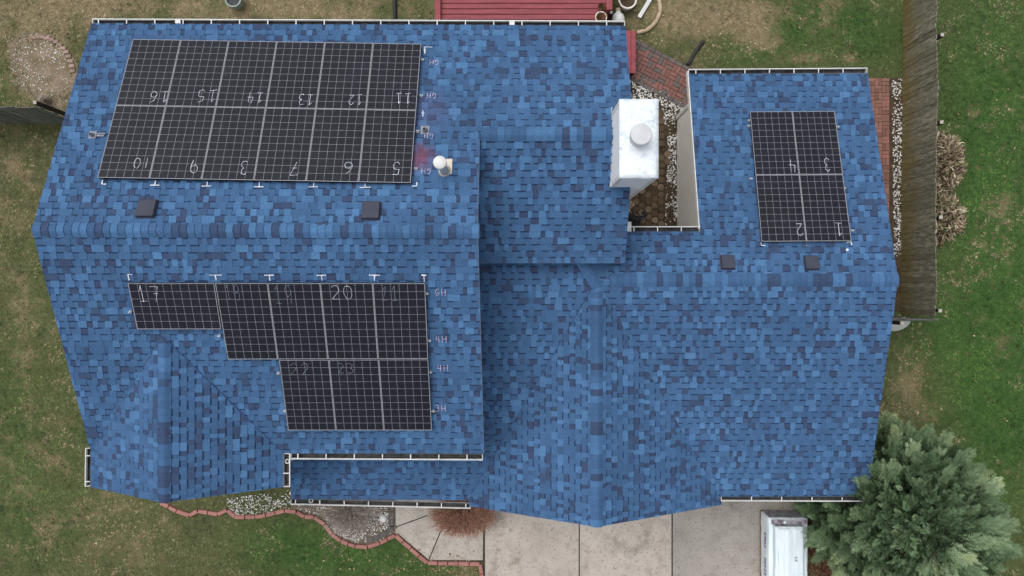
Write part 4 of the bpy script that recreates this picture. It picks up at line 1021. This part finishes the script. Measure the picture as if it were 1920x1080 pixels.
r=random.Random(31); mb=MB(); mbb=MB()
def crown_r(z): return 2.2*(1-((z-1.5)/2.9)**2)**.5 if 1.5<z<4.4 else 2.2*(.82+.18*min(1,max(0,z)/1.5))
nb=310
for i in range(nb):
    z=.25+4.05*((i+.5)/nb)**.85 if i<230 else 2.9+1.35*r.random(); an=i*2.39996+r.uniform(-.35,.35); R_=crown_r(z)*r.choice((.70,.86,.95,1.0,1.05))*r.uniform(.94,1.05)
    if i>=230: R_=crown_r(z)*math.sqrt(r.random())
    if math.cos(an)<-.5 and math.sin(an)<.6 and z<2.8: R_*=.90
    o=Vector((math.cos(an),math.sin(an),0)); side=Vector((-o.y,o.x,0)); el=.08+.55*max(0,(z-1.0)/3.4)+r.uniform(-.1,.15)
    axis=(o*math.cos(el)+Vector((0,0,math.sin(el)))).normalized(); tip=tc+o*R_+Vector((0,0,z)); root_=tc+o*R_*.15+Vector((0,0,max(.3,z-.35*R_)))
    mbb.tube([tc+Vector((0,0,max(.3,min(3.6,z-.35*R_)))),root_.lerp(tip,.6)+Vector((0,0,-.04)),tip],[.016,.010,.004],5)
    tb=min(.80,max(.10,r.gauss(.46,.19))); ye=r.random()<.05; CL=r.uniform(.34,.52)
    for k in range(30):
        f=r.random()**.7; c=tip-axis*CL*(1-f)+side*r.uniform(-.5,.5)*CL*(1.15-f)*.75
        off=r.uniform(-1,1); d=(axis+side*off*(.95-.5*f)+Vector((0,0,r.uniform(-.25,.45)))).normalized()
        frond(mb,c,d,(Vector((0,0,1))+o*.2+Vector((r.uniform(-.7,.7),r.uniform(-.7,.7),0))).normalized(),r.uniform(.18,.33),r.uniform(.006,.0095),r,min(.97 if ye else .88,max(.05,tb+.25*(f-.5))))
    for k in range(7):                     # inner fill, toned dark to paint in the shade between boughs
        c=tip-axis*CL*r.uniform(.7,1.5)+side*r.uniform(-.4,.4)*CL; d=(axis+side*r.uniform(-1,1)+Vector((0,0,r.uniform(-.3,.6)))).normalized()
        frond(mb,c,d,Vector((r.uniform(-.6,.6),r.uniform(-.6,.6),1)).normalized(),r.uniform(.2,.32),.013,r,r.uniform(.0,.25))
for i in range(3400):                    # leafy volume between the bough tips, crown's inner shade put into its tone
    z=.5+3.55*r.random(); an=r.random()*6.283; R_=crown_r(z)*math.sqrt(r.uniform(.05,.72)); o=Vector((math.cos(an),math.sin(an),0)); c=tc+o*R_+Vector((0,0,z-.1))
    d=(o*r.uniform(.2,1)+Vector((r.uniform(-1,1),r.uniform(-1,1),r.uniform(-.2,.9)))*.8).normalized()
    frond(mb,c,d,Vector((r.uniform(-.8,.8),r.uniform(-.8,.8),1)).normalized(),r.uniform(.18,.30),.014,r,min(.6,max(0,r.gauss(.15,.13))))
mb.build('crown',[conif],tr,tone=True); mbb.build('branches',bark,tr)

def twiggy(name,label,px,py,rx,ry,hgt,n,mat,seed,lw=.006,leaves=True,cat='shrub'):
    r=random.Random(seed); c=G(px,py,hgt*.5); t=thing(name,label,cat,(c.x,c.y,0)); mb=MB(); lf=MB()
    for k in range(n):
        an=r.random()*6.28; rho=r.random()**.5; th=rho*1.15; el=r.uniform(.75,1.05)
        tip=Vector((c.x+math.cos(an)*math.sin(th)/math.sin(1.15)*rx*el,c.y+math.sin(an)*math.sin(th)/math.sin(1.15)*ry*el,hgt*(math.cos(th)**.7)*el+.04))
        b_=Vector((c.x+r.uniform(-.12,.12),c.y+r.uniform(-.12,.12),0)); b_=b_*.45+Vector((tip.x,tip.y,tip.z*.5))*.55 if r.random()<.75 else b_
        pts=[]; j=4
        for i in range(j+1):
            f=i/j; p=b_*(1-f)+tip*f+Vector((r.uniform(-.03,.03),r.uniform(-.03,.03),.10*math.sin(f*3.1)+r.uniform(-.02,.02))); pts.append(p)
        tt=r.random()
        for i in range(j):
            d=pts[i+1]-pts[i]; s_=d.cross(Vector((r.uniform(-.3,.3),r.uniform(-.3,.3),1))).normalized()*lw*(1-.14*i)*r.uniform(.7,1.2)
            mb.poly([pts[i]-s_,pts[i+1]-s_*.8,pts[i+1]+s_*.8,pts[i]+s_],0,min(1,max(0,tt+r.uniform(-.2,.2))))
        if leaves:
            for q in range(7):
                f=r.random(); i=min(j-1,int(f*j)); p=pts[i]*(1-f)+pts[i+1]*f if i else pts[i+1]; p=pts[i].lerp(pts[i+1],r.random())
                d=Vector((r.uniform(-1,1),r.uniform(-1,1),r.uniform(-.2,1))).normalized()*r.uniform(.014,.03); s_=d.cross(Vector((0,0,1)))
                if s_.length<1e-5: continue
                s_=s_.normalized()*.008; lf.mesh([p-s_*.5,p+d*.5-s_,p+d,p+d*.5+s_],[(0,1,2,3)],0,r.random())
    mb.build('twigs',[mat],t,tone=True)
    if leaves: lf.build('leaves',[mat],t,tone=True)
    return t
twiggy('barberry_shrub','rust-brown leafless shrub spilling over the front walk',868,965,.98,.62,.95,2400,rust,41,.005)
twiggy('bare_shrub','bare grey twiggy shrub in the front bed beside the walk',655,964,.95,.72,.7,760,twigm,42,.0042,False)
twiggy('dry_plant','low dark tuft of dry stems at the end of the left fence',84,186,.16,.14,.3,90,twigm,43,.006,False,'plant')
def straw(px,py,rx,ry,hgt,n,label,seed,green=.06):
    r=random.Random(seed); c=G(px,py,hgt*.4); t=thing('dry_grass_clump',label,'grass clump',(c.x,c.y,0)); mb=MB()
    for k in range(n):
        an=r.random()*6.28; rho=r.random()**.5*(1+.18*math.sin(3*an+seed)); o=Vector((math.cos(an),math.sin(an),0)); b_=Vector((c.x+o.x*rx*rho,c.y+o.y*ry*rho,0)); hh=max(.06,hgt*(1.0-.75*rho*rho)*r.uniform(.35,1.1))
        an2=an+r.gauss(0,1.5) if r.random()<.6 else r.random()*6.28; o2=Vector((math.cos(an2),math.sin(an2),0)); L=r.uniform(.10,.30); s_=Vector((-o2.y,o2.x,r.uniform(-.4,.4)))*r.uniform(.009,.022); bend=Vector((r.uniform(-1,1),r.uniform(-1,1),0))*.06
        tt=r.uniform(.93,1) if r.random()<green else min(.9,max(0,r.gauss(.42,.28)))
        pts=[b_+Vector((0,0,hh*.55)),b_+o2*L*.3+Vector((0,0,hh*.9))+bend*.5,b_+o2*L*.65+Vector((0,0,hh))+bend,b_+o2*L+Vector((0,0,hh*r.uniform(.6,.95)))]
        ws=(.6,1,.9,.12)
        for i in range(3): mb.poly([pts[i]-s_*ws[i],pts[i+1]-s_*ws[i+1],pts[i+1]+s_*ws[i+1],pts[i]+s_*ws[i]],0,tt)
    mb.build('leaves',[strawm],t,tone=True); return t
straw(1773,305,.46,.80,.7,1500,'large clump of dry tan strap leaves against the long fence',51)
straw(1775,408,.42,.62,.65,1000,'smaller clump of dry strap leaves below the large tan clump by the fence',52,.12)

# fallen leaves
r=random.Random(61); mb=MB()
for k in range(150):
    reg=r.choice([(1700,1910,480,900),(1700,1910,600,900),(1780,1910,20,500),(780,900,1030,1078),(0,60,400,520),(1200,1600,10,120),(20,400,560,1060),(1640,1760,640,780),(600,800,1035,1070)])
    p=G(r.uniform(reg[0],reg[1]),r.uniform(reg[2],reg[3]),.05); s_=r.uniform(.016,.042); a_=r.random()*6.28; u=Vector((math.cos(a_),math.sin(a_),r.uniform(-.3,.3)))*s_; v=Vector((-math.sin(a_),math.cos(a_),r.uniform(-.3,.3)))*s_*r.uniform(.4,.7)
    mb.mesh([p-u,p-v*.9,p+u*.3-v,p+u,p+u*.2+v,p+v*.7-u*.4],[(0,1,2,3,4,5)],0,r.random())
for k in range(90):
    p=G(r.gauss(845,45),r.gauss(1066,9),.04); s_=r.uniform(.015,.035); a_=r.random()*6.28; u=Vector((math.cos(a_),math.sin(a_),.1))*s_; v=Vector((-math.sin(a_),math.cos(a_),.1))*s_*.5
    mb.mesh([p-u,p-v,p+u,p+v],[(0,1,2,3)],0,r.random())
for k in range(420):
    p=Vector((r.uniform(2.0,4.5),r.uniform(.9,5.2),.035)); s_=r.uniform(.010,.028); a_=r.random()*6.28; u=Vector((math.cos(a_),math.sin(a_),.1))*s_; v=Vector((-math.sin(a_),math.cos(a_),.1))*s_*.6
    mb.mesh([p-u,p-v,p+u,p+v],[(0,1,2,3)],0,r.random()*.4)
mb.build('fallen_leaves',[leafm],None,'stuff',tone=True)
mb=MB(); r=random.Random(62)
for k in range(900):
    x=r.uniform(2.0,4.5); y=r.uniform(.9,5.3)
    if x<3.6 and float(vnoise(np.array([x]),np.array([y]),2.2,1)[0])<.55: continue
    for q in range(3):
        a_=r.random()*6.28; L=r.uniform(.02,.05); mb.poly([(x-math.sin(a_)*.007,y+math.cos(a_)*.007,.03),(x+math.sin(a_)*.007,y-math.cos(a_)*.007,.03),(x+math.cos(a_)*L,y+math.sin(a_)*L,.05)],0,r.random())
mb.build('weeds',[foliage('weed_leaf',[(0,srgb(50,58,34)),(1,srgb(92,100,60))])],None,'stuff',tone=True)

# ------------------------------------------------------------------ grass blades over the lawns
EXC=[gpx(p) for p in ([(548,900),(548,957),(557,959),(572,968),(590,968),(610,982),(623,1000),(640,1013),(667,1023),(690,1024),(713,1017),(742,1002),(770,1027),(802,1054),(840,1057),(903,1058),(908,1200),(1512,1200),(1512,820),(548,820)],
  [(1100,135),(1192,83),(1296,136),(1296,470),(1100,470)],[(1600,146),(1692,146),(1692,590),(1600,590)],[(40,85),(120,95),(140,170),(60,175)])]
foot=[(-8.4,-3.9,-.9,5.0),(-.95,-4.9,4.4,5.0),(4.4,-4.7,8.1,4.6),(-1.75,5.2,2.55,9.3)]
rng=np.random.default_rng(7); N0=150000
X=rng.uniform(-14.6,14.6,N0); Y=rng.uniform(-8.3,8.3,N0)
keep=np.ones(N0,bool)
for (a_,b_,c_,d_) in foot: keep&=~((X>a_)&(X<c_)&(Y>b_)&(Y<d_))
for P in EXC:
    ins=np.zeros(N0,bool); n=len(P)
    for i in range(n):
        (x0,y0),(x1,y1)=P[i],P[(i+1)%n]
        if y0==y1: continue
        ins^=((y0>Y)!=(y1>Y))&(X<(x1-x0)*(Y-y0)/(y1-y0)+x0)
    keep&=~ins
dry=np.clip(blobs(X,Y,DRY),0,1); lush=np.clip(blobs(X,Y,LUSH),0,1)
f=dry+(vnoise(X,Y,.9,0)-.5)*.95+(vnoise(X,Y,2.7,1)-.5)*1.0+(vnoise(X,Y,9,3)-.5)*.9-.02
keep&=rng.random(N0)<np.where(f>.75,.55,1.0)
X,Y,f,lush=X[keep],Y[keep],f[keep],lush[keep]; n=len(X)
mixd=np.clip((f-.30)/.45,0,1)+rng.normal(0,.08,n); mixd=np.clip(mixd,0,1)
c=lambda *a:np.array(srgb(*a)[:3])
nz=vnoise(X,Y,2.3,2)[:,None]; rn=rng.random((n,1))
nz=np.clip((nz-.5)*1.5+.5+(vnoise(X,Y,9,4)[:,None]-.5)*1.0,0,1); gcol=(c(122,122,90)*(1-nz)+c(84,92,60)*nz); lcol=(c(80,114,56)*(1-nz)+c(46,78,38)*nz); tcol=c(176,160,130)*rn+c(128,118,92)*(1-rn)
lcol=lcol*(1+(vnoise(X,Y,.45,5)[:,None]-.5)*np.array([.7,.5,.5])+(vnoise(X,Y,1.2,2)[:,None]-.5)*np.array([.5,.35,.4])); gcol=gcol*(1+(vnoise(X,Y,.7,5)[:,None]-.5)*.35+(vnoise(X,Y,1.7,3)[:,None]-.5)*np.array([.55,.45,.4]))
col=gcol*(1-lush[:,None])+lcol*lush[:,None]; col=col*(1-mixd[:,None])+tcol*mixd[:,None]
col*=(1+(vnoise(X,Y,14,5)[:,None]-.5)*.75)*(1+(vnoise(X,Y,4.3,4)[:,None]-.5)*.4)*rng.uniform(.66,1.24,(n,1))
an=rng.uniform(0,2*np.pi,n); L=rng.uniform(.025,.065,n); hh=rng.uniform(.012,.05,n); wd=rng.uniform(.004,.009,n)
cs,sn=np.cos(an),np.sin(an)
def tri(da):
    a2=an+da; c2,s2=np.cos(a2),np.sin(a2)
    return np.stack([np.stack([X-s2*wd,Y+c2*wd,np.full(n,.002)],1),np.stack([X+s2*wd,Y-c2*wd,np.full(n,.002)],1),np.stack([X+c2*L,Y+s2*L,hh],1)],1)
V=np.concatenate([tri(0),tri(2.2),tri(4.1)],1).reshape(-1,3)
me=bpy.data.meshes.new('grass'); nv=len(V); nt_=nv//3
me.vertices.add(nv); me.vertices.foreach_set('co',V.astype(np.float32).ravel())
me.loops.add(nv); me.loops.foreach_set('vertex_index',np.arange(nv,dtype=np.int32))
me.polygons.add(nt_); me.polygons.foreach_set('loop_start',np.arange(0,nv,3,dtype=np.int32)); me.polygons.foreach_set('loop_total',np.full(nt_,3,dtype=np.int32))
me.update(calc_edges=True)
ca=me.attributes.new('col','FLOAT_COLOR','POINT'); ca.data.foreach_set('color',np.concatenate([np.repeat(col,9,0),np.ones((nv,1))],1).astype(np.float32).ravel())
me.materials.append(m_blade); go=bpy.data.objects.new('grass',me); C.objects.link(go); go['kind']='stuff'
